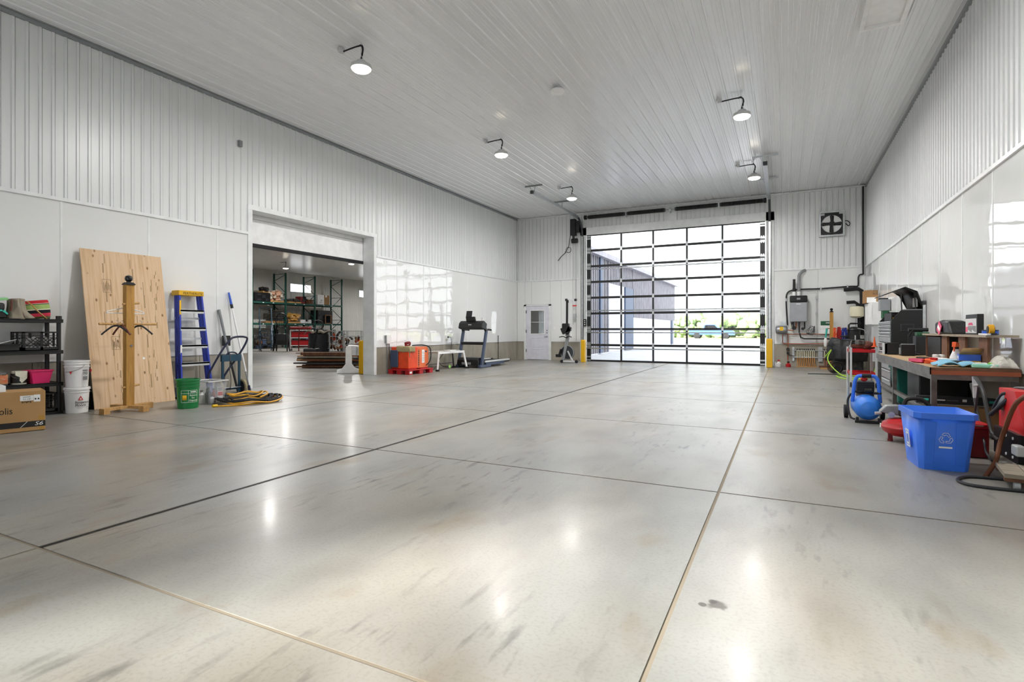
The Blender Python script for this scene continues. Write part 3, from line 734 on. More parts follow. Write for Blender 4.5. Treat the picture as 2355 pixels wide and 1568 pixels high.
c3 = T('red_black_pouch', 'red and black padded pouch standing on the boxes of the third shelf', 'pouch', (-9.1, 3.15, Z3+.172))
MB().box(-.07, -.12, 0, .07, .1, .09).go('lower_panel', 'black_plastic', c3, bevel=.03)
MB().box(-.068, -.118, .09, .068, .098, .18).go('upper_panel', 'bright_red', c3, bevel=.03)

# ---- big carton with printed word
bx = T('printed_carton', 'large brown carton with a black printed band on the floor', 'box', (-7.96, 2.95, 0), 0)
bx.rotation_euler[2] = -math.atan2(.117, .39)*1
W_, D_, H_ = .80, .38, .46
MB().box(-D_+.19, -.42, .004, .19, .38, H_).go('carton', 'cardboard', bx, bevel=.006)
MB().box(.19, -.42, .05, .1915, .38, .115).go('band', 'ink', bx)
MB().prism([(.16,.05),(.165,.05),(.225,.115),(.22,.115)], .1912, .1922, 'x').go('band_slash', 'printed_white', bx)
text('S6', .06, 'printed_white', bx, (.192, .32, .083), '+x', shear=.25, sx=1.3)
text('solis', .105, 'ink', bx, (.1912, .1, .245), '+x', align='RIGHT', sx=.8)
MB().box(.19, .16, .352, .1915, .275, .41).box(.19, .277, .335, .1915, .335, .415).go('shipping_label', 'printed_white', bx)
MB().box(.1916, .185, .39, .192, .25, .398).go('label_line', 'ink_grey', bx); text('3.5 kW', .022, 'ink', bx, (.192, .218, .37), '+x')
for k in (0, 1): MB().box(.1916, .286+.026*k, .36, .192, .3+.026*k, .376).go('label_mark', 'ink', bx)
for k in range(7): MB().box(.1903, .175+.012*k, .326+.004*(k % 3), .1912, .183+.012*k, .344-.003*(k % 2)).go('pen_stroke', 'ink', bx)
MB().box(.19, .32, .12, .1912, .37, .175).go('tape', 'tape', bx); MB().box(.19, .33, .012, .1912, .37, .05).go('tape', 'tape', bx); MB().box(.1, .33, H_, .19, .37, H_+.001).go('tape', 'tape', bx)
wb_ = T('small_white_box', 'small white carton lying on top of the large brown carton', 'box', (-7.96, 2.88, H_+.003), -12)
MB().box(-.14, -.24, 0, .15, .1, .07).go('box', 'printed_white', wb_, bevel=.003)
MB().box(.1505, -.03, .028, .151, .02, .04).go('print', 'ink_grey', wb_)

# ---- stacked white pails
def pail(name, label, loc, r0, r1, h, mt, group=None, cat='bucket', lid=False, n=28):
    t = T(name, label, cat, loc, 0, group)
    prof = [(r0*.96,0),(r0,.006),(r0+(r1-r0)*.75,h*.75),(r1*1.035,h*.755),(r1*1.035,h*.78),(r0+(r1-r0)*.8,h*.785),(r0+(r1-r0)*.9,h*.86),(r1*1.05,h*.865),(r1*1.05,h*.885),(r1*.99,h*.89),(r1*1.0,h*.95),(r1*1.06,h*.955),(r1*1.06,h),(r1*.97,h),(r1*.95,h*.9),(r0*.9,.02)] if not lid else \
           [(r0*.96,0),(r0,.006),(r0+(r1-r0)*.8,h*.8),(r1*1.03,h*.805),(r1*1.03,h*.83),(r1*.97,h*.84),(r1*.98,h*.9),(r1*1.07,h*.905),(r1*1.07,h*.985),(r1*1.0,h),(r1*.9,h),(r1*.9,h-.008)]
    MB().lathe(prof, n=n).go('pail', mt, t)
    return t
p1 = pail('paint_pail', 'lower white lidded paint pail with a red triangle emblem', (-8.86, 4.13, 0), .125, .142, .36, 'white_plastic', lid=True)
MB().prism([(-.05,.185),(.012,.185),(-.019,.245)], .137, .139, 'x').go('emblem', 'ink_red', p1)
MB().prism([(-.032,.192),(-.022,.192),(-.019,.204),(-.014,.192),(-.006,.192),(-.019,.222)], .139, .1395, 'x').go('emblem_peak', 'printed_white', p1)
text('Benjamin', .05, 'ink', p1, (.1375, .0, .155), '+x', sx=.95); text('Moore', .05, 'ink', p1, (.1365, -.02, .115), '+x', sx=.95)
MB().box(.134, -.06, .075, .1355, .01, .079).box(.128, .05, .083, .1295, .09, .087).go('small_print', 'ink_grey', p1)
p2 = pail('paint_pail', 'upper white pail with a warning label and wire handle', (-8.86, 4.13, .361), .125, .142, .37, 'white_plastic')
MB().box(.135, .0, .09, .1365, .07, .25).go('warning_label', 'clear_label', p2)
MB().tube([(.138,.035+.026*math.cos(a),.195+.026*math.sin(a)) for a in [k*math.pi/8 for k in range(16)]], .0025, 5, True).box(.137, .018, .187, .1385, .052, .203).bar((.1375,.017,.21), (.1375,.053,.18), .003, .004).box(.137, .006, .226, .138, .064, .24).box(.137, .008, .1, .138, .062, .15).go('warning_print', 'ink_grey', p2)
MB().tube(smooth([(.02,-.142,.215), (.1,-.12,.225), (.145,-.03,.26), (.14,.03,.31)]), .003, 5).go('handle', 'steel', p2)
MB().prism([(-.135,.225),(-.105,.225),(-.12,.185)], .09, .1, 'x').prism([(.115,.24),(.14,.24),(.135,.205),(.125,.205)], .07, .09, 'x').go('red_corner_flash', 'ink_red', p2)
db = T('dark_tote', 'black tote behind the pails and the plywood', 'tote', (-9.19, 4.43, 0))
MB().add([(-.15,-.2,0),(.14,-.2,0),(.14,.2,0),(-.15,.2,0),(-.17,-.23,.24),(.17,-.23,.24),(.17,.23,.24),(-.17,.23,.24)], [(3,2,1,0),(0,1,5,4),(1,2,6,5),(2,3,7,6),(3,0,4,7),(4,5,6,7)]).go('tub', 'black_plastic', db, bevel=.01)
MB().box(-.18, -.24, .24, .175, .24, .262).go('lid', 'charcoal', db, bevel=.006)

# ---- plywood sheet leaning on the wall
pl = T('plywood_sheet', 'knotty plywood sheet leaning against the left wall', 'plywood', (-8.92, 4.96, 0), 0)
PW, PH = 1.17, 2.40
mat('grain_line', '#a98d68', .8)
tilt = math.asin(.40/PH)
nt, b = nodes('plywood_face')
v = coords(nt, (1, 1, 1))
gr = noise(nt, coords(nt, (2, 22, 1.0)), 1.5, 5, .3)
base = ramp(nt, gr, [(.3, lin('#cba67c')), (.5, lin('#dcbc98')), (.75, lin('#e4c8a8'))])
vo = N(nt, 'ShaderNodeTexVoronoi', Scale=8.5, Randomness=1.0); nt.links.new(coords(nt, (0.01, 1.0, .62)), vo.inputs['Vector'])
kn = ramp(nt, vo.outputs['Distance'], [(.06, (.95,.95,.95)), (.17, (0,0,0))])
mx = N(nt, 'ShaderNodeMix', data_type='RGBA'); mx.inputs[7].default_value = lin('#7d5630')
nt.links.new(kn, mx.inputs[0]); nt.links.new(base, mx.inputs[6]); nt.links.new(mx.outputs[2], b.inputs['Base Color']); b.inputs['Roughness'].default_value = .75
sheet_ = MB().box(-.009, -PW/2, 0, .009, PW/2, PH).go('panel', 'plywood_face', pl, bevel=.002); sheet_.rotation_euler = (0, -tilt, 0)
for yy, zz, l, rt in ((-.3, 1.75, 1.2, 3), (-.23, .55, .9, -6), (.1, 1.7, 1.2, 0), (.25, 1.1, 1.7, 2), (.4, 1.6, .8, -3), (-.05, .9, .6, 2), (.33,.6,.5,1), (-.15,1.3,.5,-2), (.46,1.9,.5,0)):
    m = MB()
    for k in range(8):
        z0 = zz-l/2+l*k/8; y0 = yy+.02*math.sin(k*1.3+yy*9)+math.tan(R(rt))*(z0-zz); wdt = .006+.005*math.sin(k*2.1+1)
        m.add([(.0095, y0-wdt, z0), (.0095, y0+wdt, z0), (.0095, y0+wdt*.9+.006, z0+l/8), (.0095, y0-wdt*.9+.006, z0+l/8)], [(0,1,2,3)])
    m.go('grain_streak', 'grain_line', sheet_)
for yy, zz in ((-.33, 1.84), (-.28, .96)):
    m = MB().frame((.0096, yy, zz-.09), (0,1,0), (0,0,1), .12, .2, .004, .0005)
    for k in range(5): m.box(.0096, yy+.018+k*.02, zz-.07+.02*(k % 2), .0101, yy+.024+k*.02, zz+.09-.03*((k+1) % 3))
    m.go('mill_stamp', 'ink_brown', sheet_)
MB().cyl((.009, .16, .72), (.0105, .16, .72), .018, n=14).go('knot_hole', 'printed_white', sheet_)

# ---- timber post stand
ps = T('timber_post_stand', 'square timber post stand with black ball cap before the plywood', 'stand', (-8.40, 4.555, 0), 0)
MB().box(-.045, -.055, .05, .045, .055, 1.80).go('post', 'treated', ps, bevel=.004)
MB().lathe([(.085,1.80),(.085,1.812),(.06,1.835),(.03,1.84),(.028,1.85),(.04,1.86)], n=4).go('cap', 'black', ps, rot=(0,0,45))
MB().lathe([(.02,1.845),(.045,1.865),(.05,1.89),(.04,1.925),(.01,1.94)], n=16).go('ball', 'black_gloss', ps)
for a, l, nm in ((12, .40, 0), (192, .36, 0), (100, .33, 0), (280, .30, 0)):
    c, s_ = math.cos(R(a-90)), math.sin(R(a-90))
    MB().bar((c*.04, s_*.04, .062), (c*l, s_*l, .062), .09, .04).bar((c*(l-.09), s_*(l-.09), .021), (c*l, s_*l, .021), .09, .042).go('foot', 'lumber', ps, bevel=.003)
MB().cyl((0,-.38,1.24), (0,.38,1.24), .016, n=12).go('cross_dowel', 'lumber', ps)
for z, x in ((1.53, .02), (.35, .02)):
    MB().cyl((.02,-.09,z-.01), (.02,.13,z+.015), .016, n=10).go('peg', 'lumber', ps)
MB().cyl((.045,.01,.93), (.05,.01,.93), .018, n=12).go('bolt', 'chrome', ps)
def hanger(label, loc, rz, mt, w=.2, drop=.09):
    t = T('coat_hanger', label, 'hanger', loc, rz)
    hk = [(.0, .0, .03), (.025, 0, .02), (.03, 0, -.005), (.012, 0, -.03), (0, 0, -.05)]
    MB().tube(smooth(hk), .003, 6).go('hook', 'steel', t)
    if mt == 'white_plastic':
        MB().tube(smooth([(0,0,-.05), (w*.5,0,-.08), (w,0,-.05-drop), (w*1.03,0,-.07-drop), (w*.9,0,-.075-drop), (-w*.9,0,-.075-drop), (-w*1.03,0,-.07-drop), (-w,0,-.05-drop), (-w*.5,0,-.08), (0,0,-.05)], 5), .007, 6).go('arms', mt, t)
    else:
        MB().tube(smooth([(-w,0,-.05-drop), (-w*.75,0,-.03-drop*.8), (-w*.3,0,-.06), (0,0,-.045), (w*.3,0,-.06), (w*.75,0,-.03-drop*.8), (w,0,-.05-drop)]), [.012]*37, 8).go('arms', mt, t)
    return t
hanger('white plastic coat hanger behind the top peg of the timber post', (-8.47, 4.555, 1.53), 90, 'white_plastic', .235, .06)
hanger('dark wooden coat hanger on the left half of the cross dowel', (-8.40, 4.39, 1.26), 40, 'charcoal', .18, .12)
hanger('brown wooden coat hanger beside the timber post on the cross dowel', (-8.40, 4.46, 1.26), 10, 'leather_rust', .16, .12)
hanger('black coat hanger on the right half of the cross dowel', (-8.40, 4.70, 1.26), 55, 'black', .16, .12)

# ---- blue step ladder folded against the wall
ld = T('step_ladder', 'blue fibreglass step ladder with yellow top, folded against the wall', 'ladder', (-9.02, 5.98, 0), 0)
LH = 1.83
lean = lambda z: -.20*z/LH
def rail(sgn):
    return [(0+lean(0), sgn*.275, 0), (lean(LH-.06), sgn*.195, LH-.06)]
for sg in (-1, 1):
    a, b = rail(sg)
    MB().bar(a, b, .03, .075, up=(1,0,0)).go('front_rail', 'ladder_blue', ld, bevel=.004)
    a2 = (a[0]-.09, a[1]*1.02, .0); b2 = (b[0]-.085, b[1]*.98, b[2])
    MB().bar(a2, b2, .028, .05, up=(1,0,0)).go('rear_rail', 'ladder_blue', ld, bevel=.004)
    MB().box(a[0]-.12, sg*.275-.03, 0, a[0]+.045, sg*.275+.03, .03).go('foot', 'black_rubber', ld)
for k in range(5):
    z = .3*(k+1); x = lean(z); hw = .275-.08*z/LH
    MB().box(x-.04, -hw, z-.03, x+.045, hw, z).box(x+.035, -hw, z-.06, x+.045, hw, z).go('step', 'alu', ld, bevel=.002)
for z in (.55, 1.0, 1.35): MB().box(lean(z)-.105, -.24, z-.012, lean(z)-.085, .24, z+.02).go('rear_brace', 'alu', ld)
xt = lean(LH)
MB().box(xt-.14, -.225, LH-.085, xt+.06, .225, LH+.0).go('top_cap', 'ladder_yellow', ld, bevel=.012)
text('FEATHERLITE', .062, 'ink', ld, (xt+.061, .02, LH-.048), '+x', shear=.2, sx=.95)
MB().bar((lean(1.5)+.046,-.213,1.38), (lean(1.5)+.036,-.205,1.66), .004, .03, up=(0,1,0)).go('rail_label', 'yellow', ld)
MB().bar((lean(.8)+.04,-.243,.72), (lean(.8)+.036,-.237,.9), .004, .028, up=(0,1,0)).go('rail_sticker', 'printed_white', ld)

# ---- green deposit pail
gp = pail('green_bucket', 'green plastic pail with white deposit label in front of the ladder', (-7.93, 5.12, 0), .135, .155, .43, 'green_bucket')
def curved(t, r, a0, a1, z0, z1, mt, nm, tk=.001, n=8):
    m = MB(); vs = []
    for i in range(n+1):
        a = a0+(a1-a0)*i/n
        for rr_, z in ((r, z0), (r, z1)): vs.append((rr_*math.cos(a), rr_*math.sin(a), z))
    m.add(vs, [(2*i, 2*i+2, 2*i+3, 2*i+1) for i in range(n)])
    return m.go(nm, mt, t, solid=tk)
for a0, a1 in ((-.75, -.1), (-.1, .75), (1.15, 1.7)):
    for z0, z1 in ((.095, .099), (.268, .272), (.225, .229)): curved(gp, .1505, R(-25)+a0, R(-25)+a1, z0, z1, 'printed_white', 'label_line')
    for e in (a0, a1): curved(gp, .1505, R(-25)+e-.012, R(-25)+e+.012, .097, .27, 'printed_white', 'label_edge', n=2)
def arc_text(t, s, size, r, ang, z, mt):
    o = text(s, size, mt, t, (r*math.cos(ang), r*math.sin(ang), z), (90, 0, 90+math.degrees(ang))); return o
aa = R(-25)+.32
curved(gp, .1515, aa-.25, aa+.28, .24, .255, 'printed_white', 'label_print')
for s_, z, sz in (('Return', .198, .036), ('for', .162, .036), ('Deposit', .124, .036)): arc_text(gp, s_, sz, .1525, aa, z, 'printed_white')
curved(gp, .1505, R(-25)-.62, R(-25)-.25, .13, .2, 'ladder_yellow', 'leaf_emblem')
MB().tube(smooth([(-.05,-.155,.33), (-.19,-.06,.3), (-.2,.06,.3), (-.05,.155,.33)]), .003, 5).go('handle', 'steel', gp)

# ---- clear tote full of bottles
ct = T('clear_tote', 'clear plastic tote of bottles beside the green pail', 'tote', (-8.12, 5.58, 0), 8)
m = MB().add([(-.15,-.14,.003),(.15,-.14,.003),(.15,.14,.003),(-.15,.14,.003),(-.19,-.18,.36),(.19,-.18,.36),(.19,.18,.36),(-.19,.18,.36)], [(3,2,1,0),(0,1,5,4),(1,2,6,5),(2,3,7,6),(3,0,4,7)])
m.go('tub', 'clear_plastic', ct, solid=.004)
MB().frame((-.205, -.195, .35), (1,0,0), (0,1,0), .41, .39, .02, .014).go('rim', 'clear_label', ct)
for i, (x, y, h, r, mt, nm) in enumerate([(.08,-.09,.2,.03,'black_plastic','black'),(.02,-.05,.23,.035,'dark_grey','grey'),(.09,-.02,.12,.04,'printed_white','white'),(-.05,.04,.24,.035,'charcoal','charcoal'),(-.07,-.07,.2,.04,'printed_white','pale'),(.0,.09,.22,.03,'dark_red','red')]):
    c_, s_ = math.cos(R(8)), math.sin(R(8))
    t = T('spray_bottle', nm + ' bottle inside the clear tote', 'bottle', (-8.12+x*c_-y*s_, 5.58+x*s_+y*c_, .007), 0, 'bottles in the clear tote')
    MB().lathe([(r,0),(r,h*.65),(r*.5,h*.78),(r*.45,h*.9)], n=12).go('body', mt, t); MB().lathe([(r*.5,h*.9),(r*.5,h),(r*.2,h)], n=10).go('cap', 'black', t)
ic = T('printed_card', 'red and white printed card pack inside the clear tote', 'package', (-7.99, 5.68, .03), 8)
MB().box(-.004, -.05, 0, .004, .05, .23).go('card', 'printed_white', ic); MB().box(.0042, -.046, .09, .005, .046, .15).go('red_print', 'bright_red', ic); MB().box(.0042, -.046, .16, .005, .046, .22).go('grey_print', 'ink_grey', ic); MB().box(.0042, -.03, .02, .005, .02, .05).go('black_print', 'ink', ic)

# ---- hand truck
ht = T('hand_truck', 'blue hand truck with tan wheels against the left wall', 'hand truck', (-8.78, 6.45, 0), -8); ht.scale = (1, .87, .97)
def q(y, z, x=0): return Vector((x, y, z))
for sy in (-1, 1): MB().bar(q(sy*.17, .06), q(sy*.17, .74), .04, .03).go('upright', 'truck_blue', ht)
MB().box(-.03, -.2, .62, .03, .2, .74).go('top_plate', 'truck_blue', ht, bevel=.005)
MB().box(-.12, -.2, .012, .14, .18, .03).box(-.03, -.17, .1, .0, .17, .13).go('toe_plate', 'truck_blue', ht)
MB().tube(smooth([(-.06,-.42,.3), (-.06,-.40,.42), (-.05,-.20,.75), (-.05,.0,1.0), (-.05,.12,1.06), (-.05,.32,1.06), (-.05,.37,1.0), (-.05,.22,.76), (-.05,-.06,.42), (-.05,-.12,.3), (-.05,-.12,.08)], 6), .019, 8).go('handle', 'dark_blue', ht)
MB().tube(smooth([(.02,-.1,.74),(.02,-.06,.78),(.02,.06,.78),(.02,.12,.74)]), .012, 6).go('grab_loop', 'dark_blue', ht)
for y in (-.25, .23):
    MB().lathe([(.12,-.03),(.14,-.02),(.14,.02),(.12,.03)], (.02,y,.14), 22, 'y').go('tyre', 'wheel_tan', ht)
    MB().lathe([(.10,-.032),(.11,-.035),(.11,.035),(.10,.032)], (.02,y,.14), 18, 'y').go('rim', 'black', ht)
MB().cyl((.02,-.25,.14), (.02,.23,.14), .012, n=8).go('axle', 'steel', ht)
MB().tube(smooth([(.03,-.03,.74),(.035,-.05,.5),(.03,-.02,.3),(.04,-.04,.1)]), .007, 6).go('chain', 'dark_steel', ht)
# pry bar and extension pole leaning
pr = T('pry_bar', 'long grey and black steel pry bar leaning on the wall', 'bar', (-9.1, 6.83, 0))
MB().cyl((0,0,.003), (-.12,-.11,.75), .02, .02, 10).go('shaft', 'black', pr); MB().cyl((-.12,-.11,.75), (-.26,-.2,1.53), .021, .026, 10).go('sleeve', 'grey', pr)
ep = T('extension_pole', 'white extension pole with blue grip leaning by the opening', 'pole', (-9.02, 7.02, 0))
pA, pB = Vector((0,0,.0)), Vector((-.34,-.19,1.86))
L_ = lambda t: pA.lerp(pB, t)
MB().cyl(L_(.002), L_(.06), .024, n=10).go('end_grip', 'dark_blue', ep); MB().cyl(L_(.06), L_(.2), .012, n=10).go('lower_tube', 'steel', ep)
MB().cyl(L_(.2), L_(.84), .017, n=10).go('main_tube', 'white_plastic', ep); MB().cyl(L_(.84), L_(.88), .026, n=10).go('collar', 'black', ep); MB().cyl(L_(.88), L_(1), .024, .016, n=10).go('blue_grip', 'blue', ep)
bk_ = MB().box(-9.35, 6.68, .86, -9.25, 6.79, 1.05).go('black_holder', 'black_plastic', bevel=.008); tag(bk_, 'small black holder box fixed to the wall behind the pole', 'box')

# ---- coiled hose on the floor
mat('hose_yellow', '#d9a02c', .5)
def coil(label, c, rx, ry, turns, mt, r, seed, z0):
    rnd = random.Random(seed); pts = []
    for k in range(turns*10):
        a = 2*math.pi*k/10; tn = k/10
        w = 1+.16*math.sin(tn*2.1+seed)+rnd.uniform(-.04,.04)
        pts.append((c[0]+rx*w*math.cos(a)+.06*math.sin(tn*1.7+seed), c[1]+ry*w*math.sin(a)+.05*math.cos(tn*1.3+seed), r+z0+.011*((k*7) % 5)+.015*tn/turns))
    o = MB().tube(smooth(pts, 3), r, 7).go('coiled_hose', mt); tag(o, label, 'hose', 'coiled hoses on the floor'); return o
coil('thick black hose coiled on the floor beside the hand truck', (-7.72, 5.98, 0), .33, .40, 7, 'black_rubber', .015, 1, .02)
coil('yellow hose coiled under the black hose beside the hand truck', (-7.68, 5.96, 0), .33, .40, 3, 'hose_yellow', .012, 4, 0)
coil('thin yellow hose looped on top of the black coil', (-7.75, 6.02, 0), .27, .32, 2, 'hose_yellow', .011, 9, .085)
o = MB().tube(smooth([(-7.62,5.35,.013), (-7.5,5.5,.013), (-7.4,5.8,.013), (-7.45,6.2,.013), (-7.7,6.45,.013), (-8.1,6.4,.013), (-8.3,6.0,.02), (-8.2,5.75,.05)], 8), .013, 7).go('loose_hose', 'hose_yellow'); tag(o, 'loose outer loop of yellow hose around the coil', 'hose')
MB().cyl((-7.63,5.30,.022), (-7.62,5.37,.02), .022, n=10).go('coupling', 'yellow', o)
sn = MB().box(XL-.01, 7.05, 4.68, XL+.04, 7.12, 4.80).go('wall_sensor', 'grey', bevel=.006); tag(sn, 'small grey sensor box high on the left wall', 'sensor')

# ================================================================== LEFT WALL, FAR
def bollard(label, loc, w, h):
    t = T('steel_bollard', label, 'bollard', loc, 0, 'yellow bollards')
    MB().box(-w/2, -w/2, .002, w/2, w/2, h-.03).go('post', 'bollard', t, bevel=.012)
    MB().lathe([(w*.66,h-.03),(w*.66,h-.02),(w*.5,h),(w*.2,h+.004)], n=4).go('cap', 'bollard', t, rot=(0,0,45))
    MB().lathe([(.012,0),(.012,.005),(.006,.008)], (w/2-.001, w*.1, h-.12), 8, 'x').go('bolt_head', 'dark_grey', t)
    return t
bollard('yellow square bollard just inside the left wall opening', (-9.93, 11.1, 0), .13, .88)
bollard('yellow square bollard at the left foot of the glazed door', (-6.42, 18.6, 0), .15, .80)
bollard('yellow square bollard at the right foot of the glazed door', (-.41, 18.55, 0), .17, .88)

# orange machine on a red pallet
pa = T('red_pallet', 'red plastic pallet under the orange machine', 'pallet', (-8.93, 11.87, 0), -3)
MB().box(-.36, -.5, .1, .36, .5, .125).go('deck', 'red', pa, bevel=.004)
for x in (-.28, 0, .28):
    for y in (-.42, 0, .42): MB().box(x-.07, y-.075, .0, x+.07, y+.075, .1).go('block', 'red', pa, bevel=.006)
MB().box(.3, -.47, .03, .351, -.38, .08).go('white_mark', 'printed_white', pa)
om = T('orange_welding_machine', 'orange steel welding machine standing on the red pallet', 'machine', (-8.93, 11.85, .126), -3)
mat('orange_body', '#e2481a', .4, var=.12, scale=5)
MB().box(-.3, -.42, .02, .28, -.05, .58).go('end_casing', 'orange_body', om, bevel=.02)
MB().prism([(-.05,.02),(.4,.02),(.44,.12),(.44,.5),(.38,.58),(-.05,.58)], -.28, .26, 'x').go('main_casing', 'orange_light', om, bevel=.015)
MB().box(-.28, -.4, 0, .26, -.06, .02).box(-.28, .1, 0, .26, .4, .02).go('skid', 'red', om)
MB().box(-.31, -.46, .05, -.05, -.42, .5).go('rear_panel', 'steel_blue', om, bevel=.02)
MB().box(.261, .0, .06, .264, .045, .5).go('louvre_strip', 'charcoal', om)
for k in range(9): MB().box(.264, .005, .08+k*.048, .267, .04, .1+k*.048).go('louvre', 'orange_light', om)
MB().box(.261, .15, .15, .263, .26, .5).go('data_sheet', 'printed_white', om)
for k in range(6): MB().box(.2632, .16, .2+k*.045, .2636, .25, .21+k*.045).go('data_line', 'ink_grey', om)
MB().box(.261, .29, .43, .264, .36, .47).go('gauge_plate', 'mauve', om)
MB().tube(smooth([(.1,-.05,.62),(.15,.1,.625),(.2,.3,.62),(.3,.42,.56),(.32,.46,.4),(.31,.44,.2),(.29,.3,.08)]), .014, 7).go('cable', 'black_rubber', om)
for k in range(3): pass
tw = T('tan_towel', 'tan towel draped over the corner of the orange machine', 'towel', (-8.93, 11.5, .71))
def tow(u, v):
    x, y = -.12+.52*u, -.22+.36*v
    over = max(0, x-.285); ov2 = max(0, -.075-y)
    return Vector((min(x, .295+.02*math.sin(9*v)), max(y, -.09), .012+.01*abs(math.sin(7*u+2*v)) - over*1.3 - ov2*1.0))
MB().grid(tow, 20, 16).go('cloth', 'towel', tw, solid=.008)
rg = T('rope_bundle', 'dark red coiled rope bundle on top of the orange machine', 'rope', (-8.95, 11.75, .71))
rnd = random.Random(3)
m = MB()
for k in range(9):
    a = rnd.uniform(0, 3.1); cz = .05+.006*k
    m.tube([(.03*math.cos(a)*0+.05*math.cos(t)*math.cos(a)+.0, .11*math.sin(t), cz+.04*math.cos(t)*math.sin(a)) for t in [i*math.pi/7 for i in range(14)]], .012, 6, True)
m.go('coils', 'dark_red', rg)
# wall boxes and conduits
def wall_box(name, label, u, v, w, h, mt, cat='electrical box'):
    c = P(u, v, X=XL)
    o = MB().box(XL-.006, c.y-w/2, c.z-h/2, XL+.06, c.y+w/2, c.z+h/2).go(name, mt, bevel=.005); tag(o, label, cat); return c, o
c, o = wall_box('disconnect_box', 'white electrical box on the wall above the orange machine', 891, 780, .17, .23, 'white_plastic')
MB().box(XL+.001, c.y-.11, c.z-.1, XL+.04, c.y-.085, c.z+.1).go('side_cover', 'grey', o)
MB().cyl((XL+.02, c.y-.04, 0), (XL+.02, c.y-.04, c.z-.1), .012, n=8).go('conduit', 'steel', o)
MB().tube(smooth([(XL+.03, c.y+.03, c.z-.1), (XL+.05, c.y+.04, .4), (XL+.07, c.y+.1, .25), (XL+.09, c.y+.28, .18)]), .012, 7).go('power_cable', 'dark_grey', o)
c, o = wall_box('wall_outlet', 'white wall outlet with a plugged cord above the white bench', 1026, 775, .08, .12, 'white_plastic', 'outlet')
MB().box(XL+.05, c.y-.02, c.z-.02, XL+.1, c.y+.02, c.z+.02).tube(smooth([(XL+.1, c.y, c.z), (XL+.12, c.y+.08, c.z-.02), (XL+.11, c.y+.13, c.z-.2), (XL+.12, c.y+.1, c.z-.42), (XL+.2, c.y+.02, .5)]), .007, 6).go('plug_cord', 'black_rubber', o)
# white folding work bench
be = T('folding_bench', 'white folding aluminium work bench by the left wall', 'bench', (-8.84, 13.42, 0), -3)
MB().box(-.2, -.62, .5, .19, .62, .53).go('top', 'gray_wood', be); 
for sx in (-1, 1): MB().box(sx*.2-.012, -.64, .475, sx*.2+.012, .64, .54).go('side_rail', 'white_gloss', be, bevel=.003)
for sx in (-1, 1):
    for sy in (-1, 1):
        MB().bar((sx*.2, sy*.6, .49), (sx*.24, sy*.72, .03), .035, .05).go('leg', 'white_gloss' if sx > 0 else 'dark_grey', be); MB().box(sx*.24-.04, sy*.72-.04, .0, sx*.24+.04, sy*.72+.04, .05).go('foot', 'black_rubber', be)
MB().bar((-.23,-.7,.16), (-.23,.7,.16), .02).go('brace', 'dark_grey', be)
MB().box(.213, -.1, .49, .215, .12, .52).box(.213, .35, .49, .215, .5, .52).go('label', 'clear_label', be)
tg = MB().prism([(13.08,.10),(13.16,.05),(13.2,.12),(13.12,.17)], -8.5, -8.497, 'x').go('green_tag', 'tag_green'); tag(tg, 'lime green tag beside the foot of the white bench', 'tag')
tg.location.x += -.03
rt = T('router_box', 'flat white router box on the white bench', 'router', (-8.86, 13.75, .531), -3)
MB().box(-.13, -.22, 0, .11, .1, .03).go('case', 'white_plastic', rt, bevel=.01); MB().box(-.1, .13, 0, .1, .3, .022).go('adapter', 'light_grey', rt, bevel=.005)
cd = MB().tube(smooth([(-8.95,13.7,.53),(-9.1,13.68,.45),(-9.2,13.6,.25),(-9.2,13.7,.1),(-9.1,14.0,.02),(-9.0,14.4,.012)]), .008, 6).go('power_cord', 'black_rubber'); tag(cd, 'black cord trailing from the router down to the floor', 'cord')
# treadmill
tm = T('treadmill', 'black and grey treadmill between the white bench and the entry door', 'treadmill', (-8.62, 14.4, 0), 0)
bl = 'steel_blue'
# running deck to +Y, console towards -Y; lateral along X
MB().box(-.36, .25, .10, .36, 1.95, .17).go('deck', 'charcoal', tm, bevel=.01)
MB().box(-.27, .3, .171, .27, 1.93, .176).go('belt', 'black_rubber', tm)
for sx in (-1, 1):
    MB().box(sx*.36-.045, .25, .15, sx*.36+.045, 1.93, .2).go('foot_rail', 'alu', tm, bevel=.01)
    MB().box(sx*.36-.05, .3, .06, sx*.36+.05, 1.5, .14).go('side_beam', bl, tm, bevel=.01)
    MB().box(sx*.40-.05, -.12, 0, sx*.40+.05, .55, .09).go('base_foot', bl, tm, bevel=.02)
    MB().bar((sx*.41,.0,.06), (sx*.41,.3,1.12), .075, .09, up=(0,1,0)).go('upright', bl, tm, bevel=.012)
    MB().bar((sx*.41,.3,1.12), (sx*.36,.17,1.36), .07, .10, up=(0,1,0)).go('arm', 'black', tm, bevel=.012)
    MB().tube(smooth([(sx*.41,.3,1.10),(sx*.41,.4,1.16),(sx*.40,.62,1.15)]), .028, 8).go('handrail', 'black_rubber', tm)
    MB().box(sx*.33-.05, 1.93, .12, sx*.33+.05, 2.02, .2).go('rear_roller_cap', 'black', tm, bevel=.01)
MB().box(-.37, -.14, .07, .37, .30, .24).prism([(-.14,.24),(.28,.24),(.22,.31),(-.08,.31)], -.36, .36, 'x').go('motor_hood', 'black', tm, bevel=.015)
MB().box(-.2, -.1435, .1, .12, -.141, .17).go('spec_label', 'ink_grey', tm)
MB().bar((-.4,.16,.74), (.4,.16,.74), .07, .09).go('cross_bar', 'black', tm, bevel=.02)
MB().prism([(.0,1.2),(.05,1.36),(.16,1.44),(.34,1.34),(.3,1.22),(.18,1.16)], -.43, .43, 'x').go('console', 'black', tm, bevel=.03)
MB().prism([(.12,1.42),(.2,1.4),(.14,1.56),(.08,1.56)], -.2, .12, 'x').go('book_rest', 'black_plastic', tm, bevel=.01)
